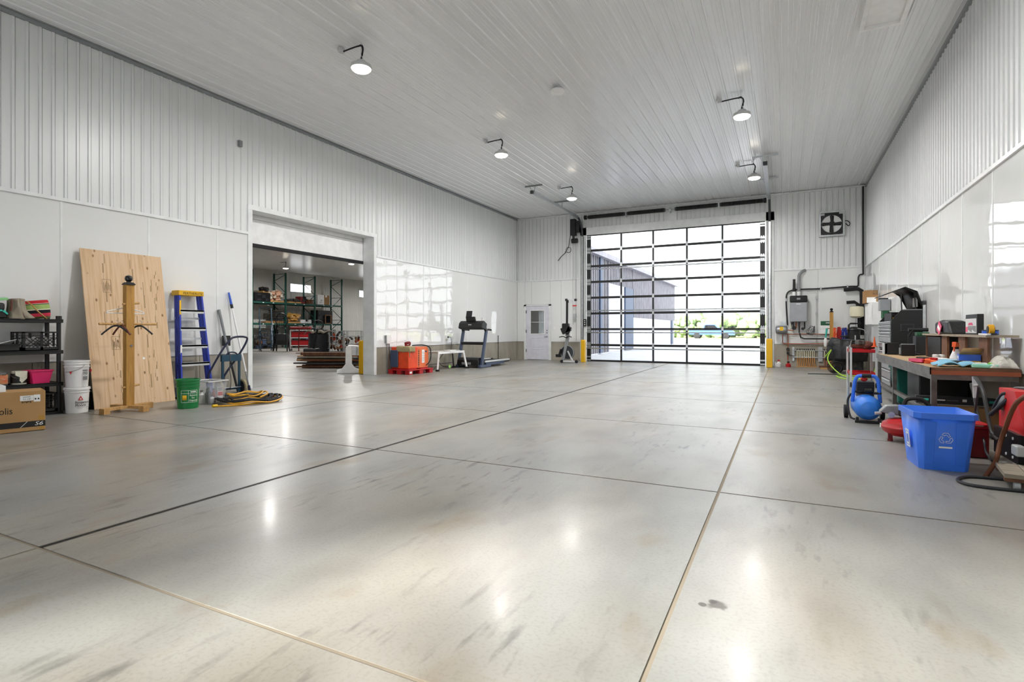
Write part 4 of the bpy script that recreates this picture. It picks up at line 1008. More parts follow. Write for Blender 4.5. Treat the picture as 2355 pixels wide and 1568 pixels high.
MB().cb((-.08,.1,1.64), (.2,.03,.2), (-14,0,0)).go('tablet', 'screen_off', tm, bevel=.006)
text('SOLE', .05, 'printed_white', tm, (.0, .0, 1.31), '-y')
MB().cyl((.34,.2,1.4), (.34,.2,1.52), .04, n=12).go('cup', 'clear_label', tm)
cp = P(1145, 780, X=XL)
o = MB().cyl((XL+.02, cp.y, .02), (XL+.02, cp.y, .95), .013, n=8).box(XL-.005, cp.y-.02, .66, XL+.03, cp.y+.02, .69).go('wall_conduit', 'dark_steel'); tag(o, 'dark conduit pipe on the left wall beyond the treadmill', 'pipe')
for yy in (12.3, 15.9): pass
# rowing machine standing on end
rw = T('rowing_machine', 'rowing machine stored upright beside the entry door', 'rowing machine', (-6.85, 17.95, 0), 0)
MB().bar((-.08,0,.1), (.1,0,1.0), .1, .11, up=(0,1,0)).go('frame_leg', 'grey', rw, bevel=.01)
MB().bar((.06,0,.95), (.07,0,2.2), .09, .06, up=(0,1,0)).go('monorail', 'black', rw, bevel=.006)
MB().bar((.012,-.02,.95), (.018,-.02,2.18), .015, .02, up=(0,1,0)).bar((.105,-.02,1.0), (.112,-.02,2.1), .015, .02, up=(0,1,0)).go('rail_edge', 'alu', rw)
MB().bar((.05,0,2.19), (.36,0,2.19), .045, .04).bar((.1,0,2.05), (.24,0,2.17), .03, .03).go('rear_leg', 'alu', rw); MB().box(.34,-.05,2.15,.4,.05,2.23).box(.0,-.05,2.16,.06,.05,2.24).go('rear_foot', 'black_rubber', rw)
MB().lathe([(.2,-.06),(.24,-.05),(.24,.05),(.2,.06)], (.06,.05,.36), 28, 'y').go('flywheel_cage', 'charcoal', rw)
MB().tube([(.06+.24*math.cos(a), -.02, .36+.24*math.sin(a)) for a in [k*math.pi/14 for k in range(28)]], .014, 8, True).go('flywheel_rim', 'grey', rw)
MB().bar((.1,-.05,.42), (.28,-.05,.07), .05, .04).bar((-.12,-.05,.06), (.4,-.05,.06), .05, .05).go('front_leg', 'alu', rw)
for x in (-.12, .42): MB().lathe([(.03,-.03),(.055,-.025),(.055,.025),(.03,.03)], (x,-.05,.056), 14, 'y').go('caster', 'black_rubber', rw)
MB().cb((-.19,-.05,.34), (.06,.1,.3), (0,18,0)).box(-.33,-.12,.2,-.16,.02,.3).go('foot_plate', 'black', rw, bevel=.01)
MB().box(-.1, -.12, 1.1, .16, .02, 1.38).go('seat', 'black', rw, bevel=.03)
MB().cb((.06,-.12,1.16), (.34,.1,.22), (0,-24,0)).cb((.16,-.14,1.14), (.14,.06,.26), (0,25,0)).go('monitor_arm', 'black_plastic', rw, bevel=.01)
MB().tube(smooth([(-.2,-.1,.9),(-.05,-.1,.92),(.05,-.1,.89),(.15,-.1,.92),(.26,-.1,.9)]), .016, 7).go('pull_handle', 'black', rw)
for u, v, lab in ((1275, 754, 'white light switch plate right of the entry door'), (1313, 771, 'white outlet plate behind the rowing machine')):
    c = P(u, v, Y=YB); o = MB().box(c.x-.04, YB-.004, c.z-.06, c.x+.04, YB+.01, c.z+.06).go('switch_plate', 'white_gloss', bevel=.003); tag(o, lab, 'switch'); MB().box(c.x-.012, YB-.01, c.z-.02, c.x+.012, YB-.003, c.z+.02).go('toggle', 'white_plastic', o)

# ================================================================== OVERHEAD DOOR HARDWARE
for X_, lab in ((-6.68, 'galvanised overhead door track on the left of the glazed door'), (-.42, 'galvanised overhead door track on the right of the glazed door')):
    t = T('door_track', lab, 'track', (X_, YB, 0))
    MB().box(-.05, -.1, .01, -.035, -.02, 4.6).box(-.05, -.1, .01, .05, -.085, 4.6).box(.035, -.1, .01, .05, -.05, 4.6).go('vertical_track', 'galv', t)
    arc = [(0, -.07 - .55*(1-math.cos(a)), 4.6+.62*math.sin(a)) for a in [k*math.pi/2/8 for k in range(9)]]
    MB().tube(arc, .036, 8).go('track_bend', 'dark_grey', t)
    MB().box(-.04, -4.55, 5.19, .04, -.6, 5.2).box(-.04, -4.55, 5.2, -.03, -.6, 5.25).box(.03, -4.55, 5.2, .04, -.6, 5.25).box(-.065, -4.5, 5.25, -.04, -.6, 5.32).go('horizontal_track', 'galv', t)
    for y in (-4.45, -2.2):
        MB().box(-.28, y-.02, ZC-.06, .28, y+.02, ZC-.015).bar((-.02,y,5.25), (-.14,y,ZC-.04), .03, .006).bar((.02,y,5.25), (.05,y,ZC-.04), .03, .006).go('hanger_bracket', 'galv' if X_ > -1 else 'grey', t)
    MB().box(-.05, -4.6, 5.18, .05, -4.54, 5.27).go('end_stop', 'dark_grey', t)
ss = T('torsion_spring_shaft', 'row of four black torsion springs on a shaft above the glazed door', 'spring', (0, YB-.16, 5.27))
MB().cyl((-6.6,0,0), (-.5,0,0), .016, n=8).go('shaft', 'steel', ss)
for x0, x1 in ((-6.4, -5.1), (-4.95, -3.7), (-3.3, -2.0), (-1.86, -.62)):
    prof = []; n = 34
    for k in range(n):
        a = (x1-x0)*k/n; b_ = (x1-x0)/n
        prof += [(.062, a), (.075, a+b_*.5)]
    prof.append((.062, x1-x0))
    MB().lathe(prof, (x0, 0, 0), 12, 'x').go('spring', 'black', ss)
    for x in (x0-.02, x1+.02): MB().cyl((x-.02,0,0), (x+.02,0,0), .06, n=12).go('winding_cone', 'dark_grey', ss)
for x in (-6.53, -.55): MB().cyl((x-.04,0,0), (x+.04,0,0), .08, n=16).go('cable_drum', 'black', ss)
for x in (-5.03, -3.5, -1.93): MB().box(x-.015, -.02, -.1, x+.015, .135, .07).go('bearing_plate', 'galv', ss)
MB().cyl((-3.53,-.0,0), (-3.47,0,0), .05, n=14).go('coupler', 'galv', ss)
op = T('door_opener', 'black jackshaft door opener hung beside the glazed door', 'opener', (-7.0, YB-.13, 4.75))
MB().box(-.1, -.12, -.1, .1, .1, .5).go('housing', 'black_plastic', op, bevel=.02)
MB().box(.11, -.1, 0, .25, .1, .42).go('gearbox', 'black', op, bevel=.02)
MB().box(.15, -.04, .05, .165, -.02, .4).go('indicator', 'light_grey', op)
MB().cyl((.0,-.02,-.1), (.0,-.02,-.26), .04).cyl((-.06,-.02,-.3), (.16,-.02,-.3), .09, n=14).go('chain_wheel', 'black', op)
MB().tube(smooth([(-.1,0,.1),(-.16,0,-.3),(-.22,0,-.55),(-.34,0,-.7)]), .012, 6).tube([(-.2+.1*math.cos(a), 0, -.62+.1*math.sin(a)) for a in [k*math.pi/8 for k in range(16)]], .01, 6, True).tube(smooth([(-.3,0,-.7),(-.5,0,-.86),(-.62,0,-1.0)]), .012, 6).go('power_cord', 'black_rubber', op)
for x, zb in ((-.02, -3.4), (.07, -3.05), (.11, -4.0)): MB().cyl((x,-.02,-.3), (x,-.02,zb), .006, n=5).go('hand_chain', 'grey', op)
MB().box(-.03,-.04,-2.72,.12,.0,-2.68).go('red_tie', 'bright_red', op); MB().box(.0,-.05,-3.15,.1,.0,-3.0).go('chain_keeper', 'light_grey', op)
pc = P(1343, 742, Y=YB)
cs = T('door_control_station', 'black push-button control box beside the glazed door', 'control box', (-6.57, YB-.085, pc.z))
MB().box(-.045, -.03, -.13, .045, .05, .13).go('case', 'black', cs, bevel=.008)
for k, z in enumerate((.07, 0, -.07)): MB().cyl((0,-.03,z), (0,-.045,z), .02, n=10).go('button', 'printed_white', cs)
MB().cyl((0,.02,.13), (0,.02,3.0), .012, n=8).go('conduit', 'light_grey', cs)

# ================================================================== BACK WALL, RIGHT END: boiler and plumbing
YW = YB - .004
fn = T('exhaust_fan', 'black square exhaust fan set high in the back wall', 'fan', (1.29, YB, 4.385))
MB().frame((-.34, -.10, -.385), (1,0,0), (0,0,1), .68, .77, .05, -.12).go('housing', 'galv', fn, bevel=.003)
MB().box(-.29, -.012, -.335, .29, -.004, .335).go('shutter', 'white_gloss', fn)
m = MB(); ng = 32
ring_ = [(.27*math.cos(2*math.pi*i/ng), .27*math.sin(2*math.pi*i/ng)) for i in range(ng)]
sq = []
for i in range(ng):
    c_, s_ = math.cos(2*math.pi*i/ng), math.sin(2*math.pi*i/ng); k = min(.29/max(1e-6, abs(c_)), .335/max(1e-6, abs(s_))); sq.append((c_*k, s_*k))
m.add([(x, -.05, z) for x, z in ring_]+[(x, -.05, z) for x, z in sq]+[(x, -.015, z) for x, z in ring_], [(i, (i+1) % ng, ng+(i+1) % ng, ng+i) for i in range(ng)]+[(i, (i+1) % ng, 2*ng+(i+1) % ng, 2*ng+i) for i in range(ng)])
m.go('orifice', 'black', fn)
for a in (0, 90, 180, 270):
    c_, s_ = math.cos(R(a)), math.sin(R(a)); p_, q_ = -s_, c_
    MB().add([(c_*.06+p_*.03,-.05,s_*.06+q_*.03),(c_*.06-p_*.05,-.02,s_*.06-q_*.05),(c_*.25-p_*.06,-.02,s_*.25-q_*.06),(c_*.25+p_*.05,-.05,s_*.25+q_*.05)], [(0,1,2,3)]).go('blade', 'charcoal', fn, solid=.004)
MB().box(-.27, -.075, -.025, .27, -.06, .025).box(-.025, -.075, -.33, .025, -.06, .33).go('motor_strut', 'black', fn)
MB().cyl((0,-.14,0), (0,-.03,0), .075, n=16).go('motor', 'black', fn)
for x, z in ((-.24,.29), (.24,.31)): MB().box(x-.05,-.1,z-.03,x+.05,-.07,z+.03).go('bracket', 'light_grey', fn)
MB().tube(smooth([(.3,-.07,.05),(.4,-.07,.06),(.47,-.07,-.02),(.44,-.07,-.1),(.36,-.07,-.02)]), .012, 6).go('cord', 'black_rubber', fn)

bo = T('wall_boiler', 'grey and black wall-hung boiler with flue pipes', 'boiler', (.39, YW, 1.81))
MB().box(-.24, -.34, -.41, .24, 0, .19).go('lower_casing', 'boiler_grey', bo, bevel=.03)
MB().box(-.242, -.345, .195, .242, 0, .40).go('upper_casing', 'black_gloss', bo, bevel=.03)
MB().box(-.05, -.348, .27, .05, -.344, .33).go('display', 'ink_grey', bo); MB().box(-.06, -.342, .13, .06, -.339, .15).go('badge', 'printed_white', bo)
MB().cyl((-.12,-.17,.40), (-.12,-.17,.53), .05, n=14).cyl((.01,-.17,.40), (.01,-.17,.53), .05, n=14).go('flue_collar', 'white_plastic', bo)
MB().cyl((-.12,-.17,.53), (-.12,-.17,.92), .038, n=12).cyl((-.12,-.17,.53), (-.12,-.17,.64), .045, n=12).go('intake_pipe', 'black', bo)
MB().tube([(.01,-.17,.53),(.01,-.17,1.02),(.025,-.165,1.07),(.12,-.1,1.17),(.18,-.02,1.2)], .042, 12).cyl((.01,-.17,.53), (.01,-.17,.66), .05, n=12).go('exhaust_pipe', 'grey', bo)
for x, z1, mt in ((-.14,-.66,'black'), (-.06,-.6,'copper'), (.02,-.75,'black'), (.1,-.7,'galv'), (.17,-.62,'black')): MB().cyl((x,-.16,-.41), (x,-.16,z1), .018, n=8).go('connection_pipe', mt, bo)
MB().cyl((-.12,-.2,-.6), (-.12,-.1,-.6), .06, n=12).cyl((.12,-.2,-.62), (.12,-.1,-.62), .045, n=12).box(-.2,-.2,-.5,-.12,-.12,-.42).go('pump', 'black', bo)
# pipe runs
def pipe(name, label, pts, r, mt, k=0, clips=()):
    o = MB().tube(smooth(pts, k) if k else pts, r, 9).go(name, mt); tag(o, label, 'pipe')
    for c in clips: MB().box(c[0]-.02, c[1]-.03, c[2]-.045, c[0]+.02, c[1]+.04, c[2]+.045).go('clip', 'light_grey', o)
    return o
py = YB-.06
pipe('gas_pipe', 'thin black gas pipe looping over the boiler to the corner', [(.09,py,1.30),(.07,py,1.6),(.05,py,2.1),(.09,py,2.32),(.25,py,2.40),(.6,py,2.42),(1.0,py,2.42),(1.75,py,2.46),(1.95,py,2.46),(1.98,py,2.55),(1.98,py,2.72),(2.02,py,2.8),(2.1,py,2.82),(2.1,py,2.95),(2.1,py,4.2),(2.1,py,ZC-.05)], .022, 'black', 4, [(.05,py,2.1),(1.0,py,2.42),(1.7,py,2.46)])
pipe('insulated_pipe', 'fat black insulated pipe with a stub arm beside the corner', [(1.6,py-.08,2.36),(1.95,py-.08,2.38),(2.05,py-.08,2.32),(2.06,py-.08,2.1),(2.06,py-.08,1.0)], .058, 'black_rubber')
pipe('insulated_pipe', 'shorter black insulated pipe bending down beside the cream tank', [(1.66,py-.2,1.97),(1.86,py-.2,1.98),(1.94,py-.2,1.92),(1.94,py-.2,1.05)], .05, 'black_rubber')
pipe('copper_pipe', 'upper copper heating pipe loop under the boiler', [(-.05,py,.75),(-.05,py,1.0),(.0,py,1.02),(.5,py,1.02),(1.6,py,1.02)], .014, 'copper')
pipe('copper_pipe', 'lower copper heating pipe just above the kerb', [(-.05,py,.75),(-.02,py,.72),(.5,py,.72),(1.6,py,.74)], .014, 'copper')
pipe('black_pipe', 'black horizontal pipe between the copper runs', [(.42,py-.04,1.05),(.46,py-.04,.92),(.55,py-.04,.88),(1.5,py-.04,.88)], .022, 'black')
pipe('thin_pipe', 'thin white tube rising to the right of the boiler', [(.62,py,2.34),(.86,py,2.34),(.88,py,2.3),(.88,py,.75)], .008, 'light_grey', 0, [(.88,py,2.15),(.88,py,1.65),(.88,py,1.2)])
o = pipe('manifold_riser', 'dark riser pipe with valves left of the manifold', [(.1,py,1.0),(.1,py,.7),(.1,py,.2)], .014, 'copper')
MB().cyl((.1,py-.07,.55), (.1,py+.03,.55), .05, n=12).cyl((.1,py-.06,.42), (.1,py+.03,.42), .04, n=12).go('valve', 'black', o); MB().cyl((.1,py,.38),(.28,py,.33),.014,n=8).go('elbow', 'dark_steel', o)
tk = T('expansion_tank', 'small grey steel expansion tank left of the boiler', 'tank', (-.08, YB-.24, 1.15))
MB().lathe([(.02,-.17),(.08,-.165),(.12,-.14),(.135,-.09),(.135,.09),(.12,.14),(.08,.165),(.02,.17)], (0,0,0), 20, 'x').go('shell', 'steel', tk); MB().cyl((.17,0,.0), (.34,0,-.02), .015, n=8).go('nipple', 'copper', tk); MB().box(-.05,-.137,-.02,.05,-.132,.1).go('label', 'yellow', tk)
MB().box(-.03, .1, -.05, .03, .236, .05).go('wall_bracket', 'galv', tk)
for i, (z0, z1) in enumerate(((1.25, 1.42), (.75, .95))):
    o = MB().box(-.12, YB-.04, z0, .04, YB+.004, z1).go('foil_board', 'galv'); tag(o, ('silver plate on the wall above the expansion tank', 'silver plate on the wall below the expansion tank')[i], 'plate')
tb = T('thermostat_box', 'small yellow thermostat box beside the boiler pipes', 'box', (.2, YW, 1.27)); MB().box(-.04,-.05,-.06,.04,0,.06).go('case', 'cream', tb, bevel=.005); MB().box(-.03,-.053,-.02,.03,-.05,.03).go('dial', 'light_grey', tb)
cx_ = T('control_panel_box', 'white control cabinet with a dark green circuit module on top', 'control panel', (1.13, YW, 1.13))
MB().box(-.15,-.12,-.1,.15,0,.16).go('cabinet', 'white_plastic', cx_, bevel=.008); MB().box(-.13,-.13,.165,.14,0,.29).go('module', 'board_green', cx_, bevel=.006); MB().box(-.15,-.122,.05,.15,-.119,.055).go('cover_seam', 'grey', cx_)
MB().box(.0,-.134,.22,.1,-.13,.26).go('module_screen', 'light_grey', cx_)
for k in range(4):
    o = MB().tube(smooth([(.6+.06*k,py-.05,1.1),(.68+.05*k,py-.05,1.2+.08*(k % 2)),(.82,py-.05,1.25-.06*k),(.75,py-.05,1.08-.03*k),(.6,py-.05,1.06)], 5), .007, 6).go('control_cable', 'charcoal'); tag(o, ('uppermost','second','third','lowest')[k] + ' loop of dark control cable right of the boiler', 'cable', 'control cables')
# floor-heating manifold
mf = T('heating_manifold', 'floor-heating manifold with a row of orange tubes on the kerb', 'manifold', (0, YB-.05, 0))
for z in (.52, .30): MB().cyl((.22,0,z), (1.55,0,z), .02, n=10).go('header', 'galv', mf)
for x in (.25, .96, 1.02): MB().box(x-.03,.0,.18,x+.03,.05,.62).go('mount_bracket', 'galv', mf)
for k in range(10):
    x = .36+.052*k
    MB().cyl((x,-.01,.3), (x,-.01,.52), .011, n=8).go('flow_meter', 'cream', mf); MB().tube([(x,-.02,.29),(x+.005,-.03,.15),(x+.03,-.03,.004)], .013, 8).go('heating_tube', 'pex', mf); MB().cyl((x,-.01,.52),(x,-.01,.57),.014,n=8).go('actuator', 'black', mf)
for k in range(7):
    x = 1.1+.06*k
    MB().cyl((x,-.01,.3), (x,-.01,.52), .011, n=8).go('flow_meter', 'cream', mf); MB().tube([(x,-.02,.29),(x+.003,-.03,.15),(x+.01,-.03,.02)], .013, 8).go('heating_tube', 'brick_rust', mf); MB().cyl((x,-.01,.52),(x,-.01,.57),.014,n=8).go('actuator', 'black', mf)
MB().box(.33,-.06,.0,.92,-.02,.025).go('sill_strip', 'lumber', mf)
sk = MB().box(.95, YB-.22, .002, 1.62, YB-.06, .06).go('timber_sill', 'wood_dark'); tag(sk, 'brown timber sill on the floor under the manifold', 'timber')
for i, (x, h, mt, cm, lab) in enumerate(((-.14,.17,'white_plastic','red','white jug with red cap on the floor under the expansion tank'), (.13,.13,'red','black','small red fuel bottle on the floor beside the white jug'))):
    t = T('jug', lab, 'jug', (x-.02, YB-.2, 0)); MB().lathe([(.07,0),(.075,.01),(.075,h*.6),(.03,h*.85),(.03,h)], n=14).go('body', mt, t); MB().lathe([(.035,h),(.035,h+.04),(.02,h+.045)], n=12).go('cap', cm, t)
for k in range(3):
    o = MB().lathe([(.02,0),(.02,.11),(.012,.13),(.012,.15)], (-.36+.055*k, YB-.12, 0), 10).go('glass_vial', 'clear_label'); tag(o, ('left','middle','right')[k] + ' of three small pale bottles on the floor by the right bollard', 'bottle')
# second timber post with hanging cords
p2_ = T('timber_post', 'slender timber post with black ball cap by the manifold', 'post', (1.25, 18.72, 0), 0)
MB().box(-.045,-.045,.004,.045,.045,1.68).go('post', 'treated', p2_, bevel=.004); MB().lathe([(.07,1.68),(.07,1.69),(.045,1.71),(.02,1.72)], n=4).go('cap', 'black', p2_, rot=(0,0,45)); MB().sph((0,0,1.76), .04).go('ball', 'black_gloss', p2_); MB().box(-.3,-.3,.0,.3,-.22,.04).box(-.04,-.25,.0,.04,.25,.04).go('foot', 'lumber', p2_)
MB().cyl((-.12,-.01,1.2), (.42,-.01,1.2), .012, n=8).go('peg', 'lumber', p2_)
def hank(label, x, y, z, mt, w, h, n, seed):
    rnd = random.Random(seed); m = MB()
    for k in range(n):
        x0 = x+rnd.uniform(-w/2, w/2)
        m.tube(smooth([(x0*.7+x*.3,y+rnd.uniform(-.02,.02),z),(x0,y+rnd.uniform(-.05,.05),z-h*.4),(x0+rnd.uniform(-.05,.05),y+rnd.uniform(-.05,.05),z-h*rnd.uniform(.8,1)),(x0+rnd.uniform(-.06,.06),y+rnd.uniform(-.05,.05),z-h*.5),(x0*.7+x*.3,y,z)], 4), .0075, 6)
    o = m.go('hanging_cord', mt); tag(o, label, 'cord'); return o
hank('hank of red extension cord hanging on the post peg', 1.42, 18.7, 1.24, 'red', .16, .5, 12, 2)
hank('hank of blue rope hanging on the post peg', 1.58, 18.7, 1.22, 'rope_blue', .15, .5, 12, 5)
hank('hank of orange cord hanging close against the timber post', 1.33, 18.66, 1.22, 'cord_orange', .07, .4, 6, 8)
fl_ = T('scrub_brush', 'white-ended brush with turquoise handle hung left of the post', 'brush', (1.13, 18.7, 1.2)); MB().cyl((0,0,0), (-.03,0,-.28), .028, .02, 8).go('handle', 'turquoise', fl_); MB().lathe([(.02,-.55),(.04,-.52),(.05,-.35),(.02,-.28)], (-.035,0,0), 10).go('head', 'printed_white', fl_)
# pump set and cream pressure tank
pt = T('pressure_tank', 'cream pressure tank on a stand by the right corner', 'tank', (1.9, 18.85, 1.5)); MB().lathe([(.03,0),(.1,.01),(.175,.05),(.18,.28),(.165,.33),(.05,.35)], n=22).go('shell', 'cream', pt); MB().cyl((0,0,-.35), (0,0,.01), .02, n=8).go('stem', 'galv', pt)
MB().tube([(-.2,0,-.6),(-.2,0,-.2),(-.16,0,-.16),(.12,0,-.16)], .025, 8).go('feed_pipe', 'black', pt)
pu = T('water_pump', 'black water pump assembly under the cream pressure tank', 'pump', (1.85, 18.55, 0))
MB().cyl((-.05,0,.72), (-.05,0,1.12), .16, n=18).go('pump_body', 'black', pu, bevel=.01); MB().cyl((.06,-.05,.3), (.06,-.05,.9), .14, n=16).go('motor', 'black_plastic', pu); MB().sph((-.05,0,1.15), (.17,.15,.1)).go('pump_head', 'black', pu)
MB().cyl((-.4,0,.96), (-.15,0,.96), .02, n=8).cyl((-.26,0,.96), (-.2,0,.96), .05, n=10).go('inlet', 'black', pu); MB().box(-.05,-.19,.72,-.02,-.15,1.0).go('gauge_strip', 'light_grey', pu); MB().tube(smooth([(.02,-.1,1.2),(.18,-.15,1.15),(.25,-.16,1.0),(.26,-.1,.7)]), .01, 6).go('hose', 'light_grey', pu); MB().cyl((.06,-.05,.0), (.06,-.05,.3), .12, n=12).go('pedestal', 'charcoal', pu)
# covered machine
tp = T('tarp_covered_machine', 'machine wrapped in a crumpled black tarp near the back right corner', 'machine', (1.5, 17.2, 0))
rnd = random.Random(11)
m = MB().grid(lambda u, v: Vector((.44*math.cos(6.283*u)*(1.05-.35*v**2)*(1+.08*math.sin(11*u*6.283+5*v)) , .36*math.sin(6.283*u)*(1.05-.3*v**2)*(1+.06*math.cos(9*u*6.283)), .32+.55*math.sin(v*1.57)+.08*math.cos(6.283*u)*-1*v)), 40, 10)
m.go('tarp', 'tarp', tp, solid=.006)
MB().box(-.3,-.22,.08,.3,.22,.42).go('engine', 'clutter_dark', tp, bevel=.03)
for x in (-.24, .24): MB().lathe([(.06,-.03),(.1,-.025),(.1,.025),(.06,.03)], (x,-.26,.1), 16, 'y').go('wheel', 'black_rubber', tp)
MB().sph((-.02,-.02,.86), (.26,.22,.05)).go('tarp_top', 'tarp', tp)
hw_ = T('hose_tangle', 'tangle of black hose loops on the floor before the covered machine', 'hose', (1.18, 16.7, 0))
for k in range(6): MB().tube([(.02*k+.16*math.cos(a)*(1-.05*k), .12*math.sin(a)*math.cos(k)+.03*k, .17+.15*math.sin(a)) for a in [i*math.pi/9 for i in range(18)]], .009, 6, True).go('loop', 'black_rubber', hw_)
o = MB().tube(smooth([(.55,16.2,.012),(.9,16.3,.012),(1.3,16.25,.012),(1.6,16.4,.012)]), .01, 6).go('black_hose', 'black_rubber'); tag(o, 'black hose lying flat on the floor in front of the manifold', 'hose')
o = MB().tube(smooth([(.98,17.0,.42),(1.12,16.9,.62),(1.02,16.6,.4),(1.1,16.2,.2),(1.3,15.6,.03),(1.6,15.0,.015),(1.75,15.6,.02),(1.3,16.0,.02),(1.15,15.4,.02),(1.45,14.6,.015),(1.8,14.9,.1),(1.9,15.0,.4)], 8), .014, 7).go('green_hose', 'hose_green'); tag(o, 'lime green air hose looping over the floor behind the red cart', 'hose')
# wall shelf, carton and controller on the right wall
ws = T('wall_cabinet', 'white wall cabinet on the right wall beyond the tool chest', 'cabinet', (XR-.006, 16.6, 1.28)); MB().box(-.26,-.75,.0,0,.5,.56).go('body', 'white_gloss', ws, bevel=.01); MB().box(-.268,-.74,.02,-.26,-.14,.54).box(-.268,-.12,.02,-.26,.48,.54).go('door', 'white_plastic', ws, bevel=.004); MB().box(-.22,-.7,-.9,-.02,-.3,0).go('lower_pipe_cover', 'light_grey', ws); MB().box(-.27,-.76,.17,-.268,-.2,.45).go('paper', 'printed_white', ws)
cbx = T('brown_carton', 'brown carton on top of the white wall cabinet', 'box', (1.98, 16.75, 1.843)); MB().box(-.14,-.25,0,.14,.25,.32).go('box', 'carton', cbx, bevel=.004); MB().box(-.1,-.256,.0,.1,-.25,.14).go('label', 'printed_white', cbx); MB().box(.02,-.254,.2,.14,-.25,.32).go('flap', 'ply_dark', cbx)
gb = T('grey_controller', 'grey metal controller box fixed to the right wall', 'control box', (XR-.006, 15.2, 1.72)); MB().box(-.2,-.14,-.12,0,.14,.14).go('case', 'grey_paint', gb, bevel=.006); MB().box(-.21,-.12,.14,-.04,.1,.17).go('top_gland', 'black', gb); MB().box(-.15,-.13,-.3,-.02,.1,-.12).go('green_board', 'board_green', gb)

# ================================================================== RIGHT SIDE: cart, chest, work bench
rc = T('tool_cart', 'red two-tier steel utility cart at the end of the work bench', 'cart', (1.42, 13.3, 0), 0)
for z in (.24, .70): MB().box(-.22,-.36,z,.22,.36,z+.01).frame((-.22,-.36,z), (1,0,0), (0,1,0), .44, .72, .012, .06).go('tray', 'red', rc, bevel=.003)
for sx in (-1, 1):
    for sy in (-1, 1): MB().box(sx*.215-.018, sy*.35-.018, .1, sx*.215+.018, sy*.35+.018, .8).go('post', 'alu', rc); MB().lathe([(.03,-.015),(.05,-.012),(.05,.012),(.03,.015)], (sx*.215, sy*.35, .052), 12, 'x').go('caster', 'black_rubber', rc)
vi = T('bench_vise', 'rusty grey and red bench vise on the red cart', 'vise', (1.5, 13.1, .711), 20)
MB().lathe([(.11,0),(.11,.02),(.07,.04),(.06,.07)], n=16).go('base', 'dark_steel', vi); MB().box(-.1,-.07,.06,.12,.07,.17).sph((0,0,.13),(.13,.1,.09)).go('body', 'leather_rust', vi, bevel=.02); MB().box(-.14,-.08,.15,-.08,.08,.24).box(-.2,-.08,.15,-.15,.08,.24).go('jaw', 'raw_steel', vi, bevel=.01); MB().box(-.32,-.04,.08,-.1,.04,.15).go('slide', 'leather_rust', vi, bevel=.01); MB().cyl((-.34,0,.11), (-.3,0,.11), .03, n=10).cyl((-.325,-.05,.23), (-.325,.04,-.0), .009, n=8).go('handle', 'galv', vi); MB().box(-.1,-.072,.02,-.02,-.05,.06).go('red_paint', 'red', vi)
cn = T('orange_cone_marker', 'small orange marker cone beside the tool chest drawers', 'cone', (1.58, 12.75, .822)); MB().lathe([(.05,0),(.05,.01),(.03,.015),(.006,.2)], n=12).go('cone', 'cord_orange', cn)
CX0, CX1, CY0, CY1 = 1.68, 2.13, 11.55, 12.9
tc = T('tool_chest', 'black tool chest with grey drawers and its lid raised', 'tool chest', (CX0, CY0, 0))
W1, L1 = CX1-CX0, CY1-CY0
MB().box(0,0,.1,W1,L1,.79).go('lower_cabinet', 'black', tc, bevel=.006)
MB().prism([(0,.80),(0,1.32),(.14,1.5),(.155,1.49),(.02,1.31),(.02,.82),(W1-.02,.82),(W1-.02,1.5),(W1,1.5),(W1,.80)], 0, .03, 'y')
MB().prism([(0,.80),(0,1.32),(.14,1.5),(W1,1.5),(W1,.80)], 0, .025, 'y').prism([(0,.80),(0,1.32),(.14,1.5),(W1,1.5),(W1,.80)], L1-.025, L1, 'y').box(W1-.02,.025,.8,W1,L1-.025,1.5).box(0.02,.025,.8,W1-.02,L1-.025,1.25).go('upper_chest', 'black', tc)
MB().frame((.13,-.006,1.13), (1,0,0), (0,0,1), .2, .13, .018, -.012).box(.14,-.018,1.135,.32,-.006,1.15).go('side_handle', 'charcoal', tc, bevel=.003)
MB().box(.02,-.004,.905,W1-.02,-.0,.915).go('side_seam', 'charcoal', tc); MB().box(.16,-.02,.855,W1-.03,-.004,.865).go('push_bar', 'steel', tc)
MB().box(.16,-.003,1.5,W1-.01,.02,1.515).go('hinge_strip', 'grey', tc)
for i, (z0, z1) in enumerate(((1.25,1.31),(1.19,1.24),(1.13,1.18),(1.07,1.12),(.93,1.06),(.82,.92),(.62,.77),(.45,.6),(.28,.43),(.12,.26))):
    d = MB().box(-.016,.03,z0,.0,L1-.03,z1).go('drawer', 'grey_paint', tc, bevel=.003); MB().box(-.028,.03,z1-.018,-.014,L1-.03,z1-.004).go('drawer_pull', 'alu', d)
lid = [(W1+.01,1.505),(W1-.08,1.82),(.20,1.90),(-.08,1.78)]
t2 = .012
lo = MB()
for a, b_ in zip(lid[:-1], lid[1:]): lo.add([(a[0],0,a[1]),(b_[0],0,b_[1]),(b_[0],L1,b_[1]),(a[0],L1,a[1])], [(0,1,2,3)])
lo.go('lid', 'black', tc, solid=.014)
MB().prism(lid + [(.20,1.86),(W1-.11,1.79),(W1-.03,1.505)], 0, .006, 'y')
for y in (.02, L1-.03): MB().add([(W1+.01,y,1.505),(W1-.08,y,1.82),(.20,y,1.90),(W1-.13,y,1.80)], [(0,1,2,3)]).go('lid_cheek', 'black', tc, solid=.008)
MB().cyl((.16,.06,1.5), (.15,.06,1.78), .01, n=8).cyl((.36,.06,1.5), (.34,.06,1.8), .009, n=8).go('gas_strut', 'charcoal', tc)
MB().box(W1-.06,.1,1.56,W1-.055,.5,1.76).go('lid_mirror', 'light_grey', tc, rot=None)
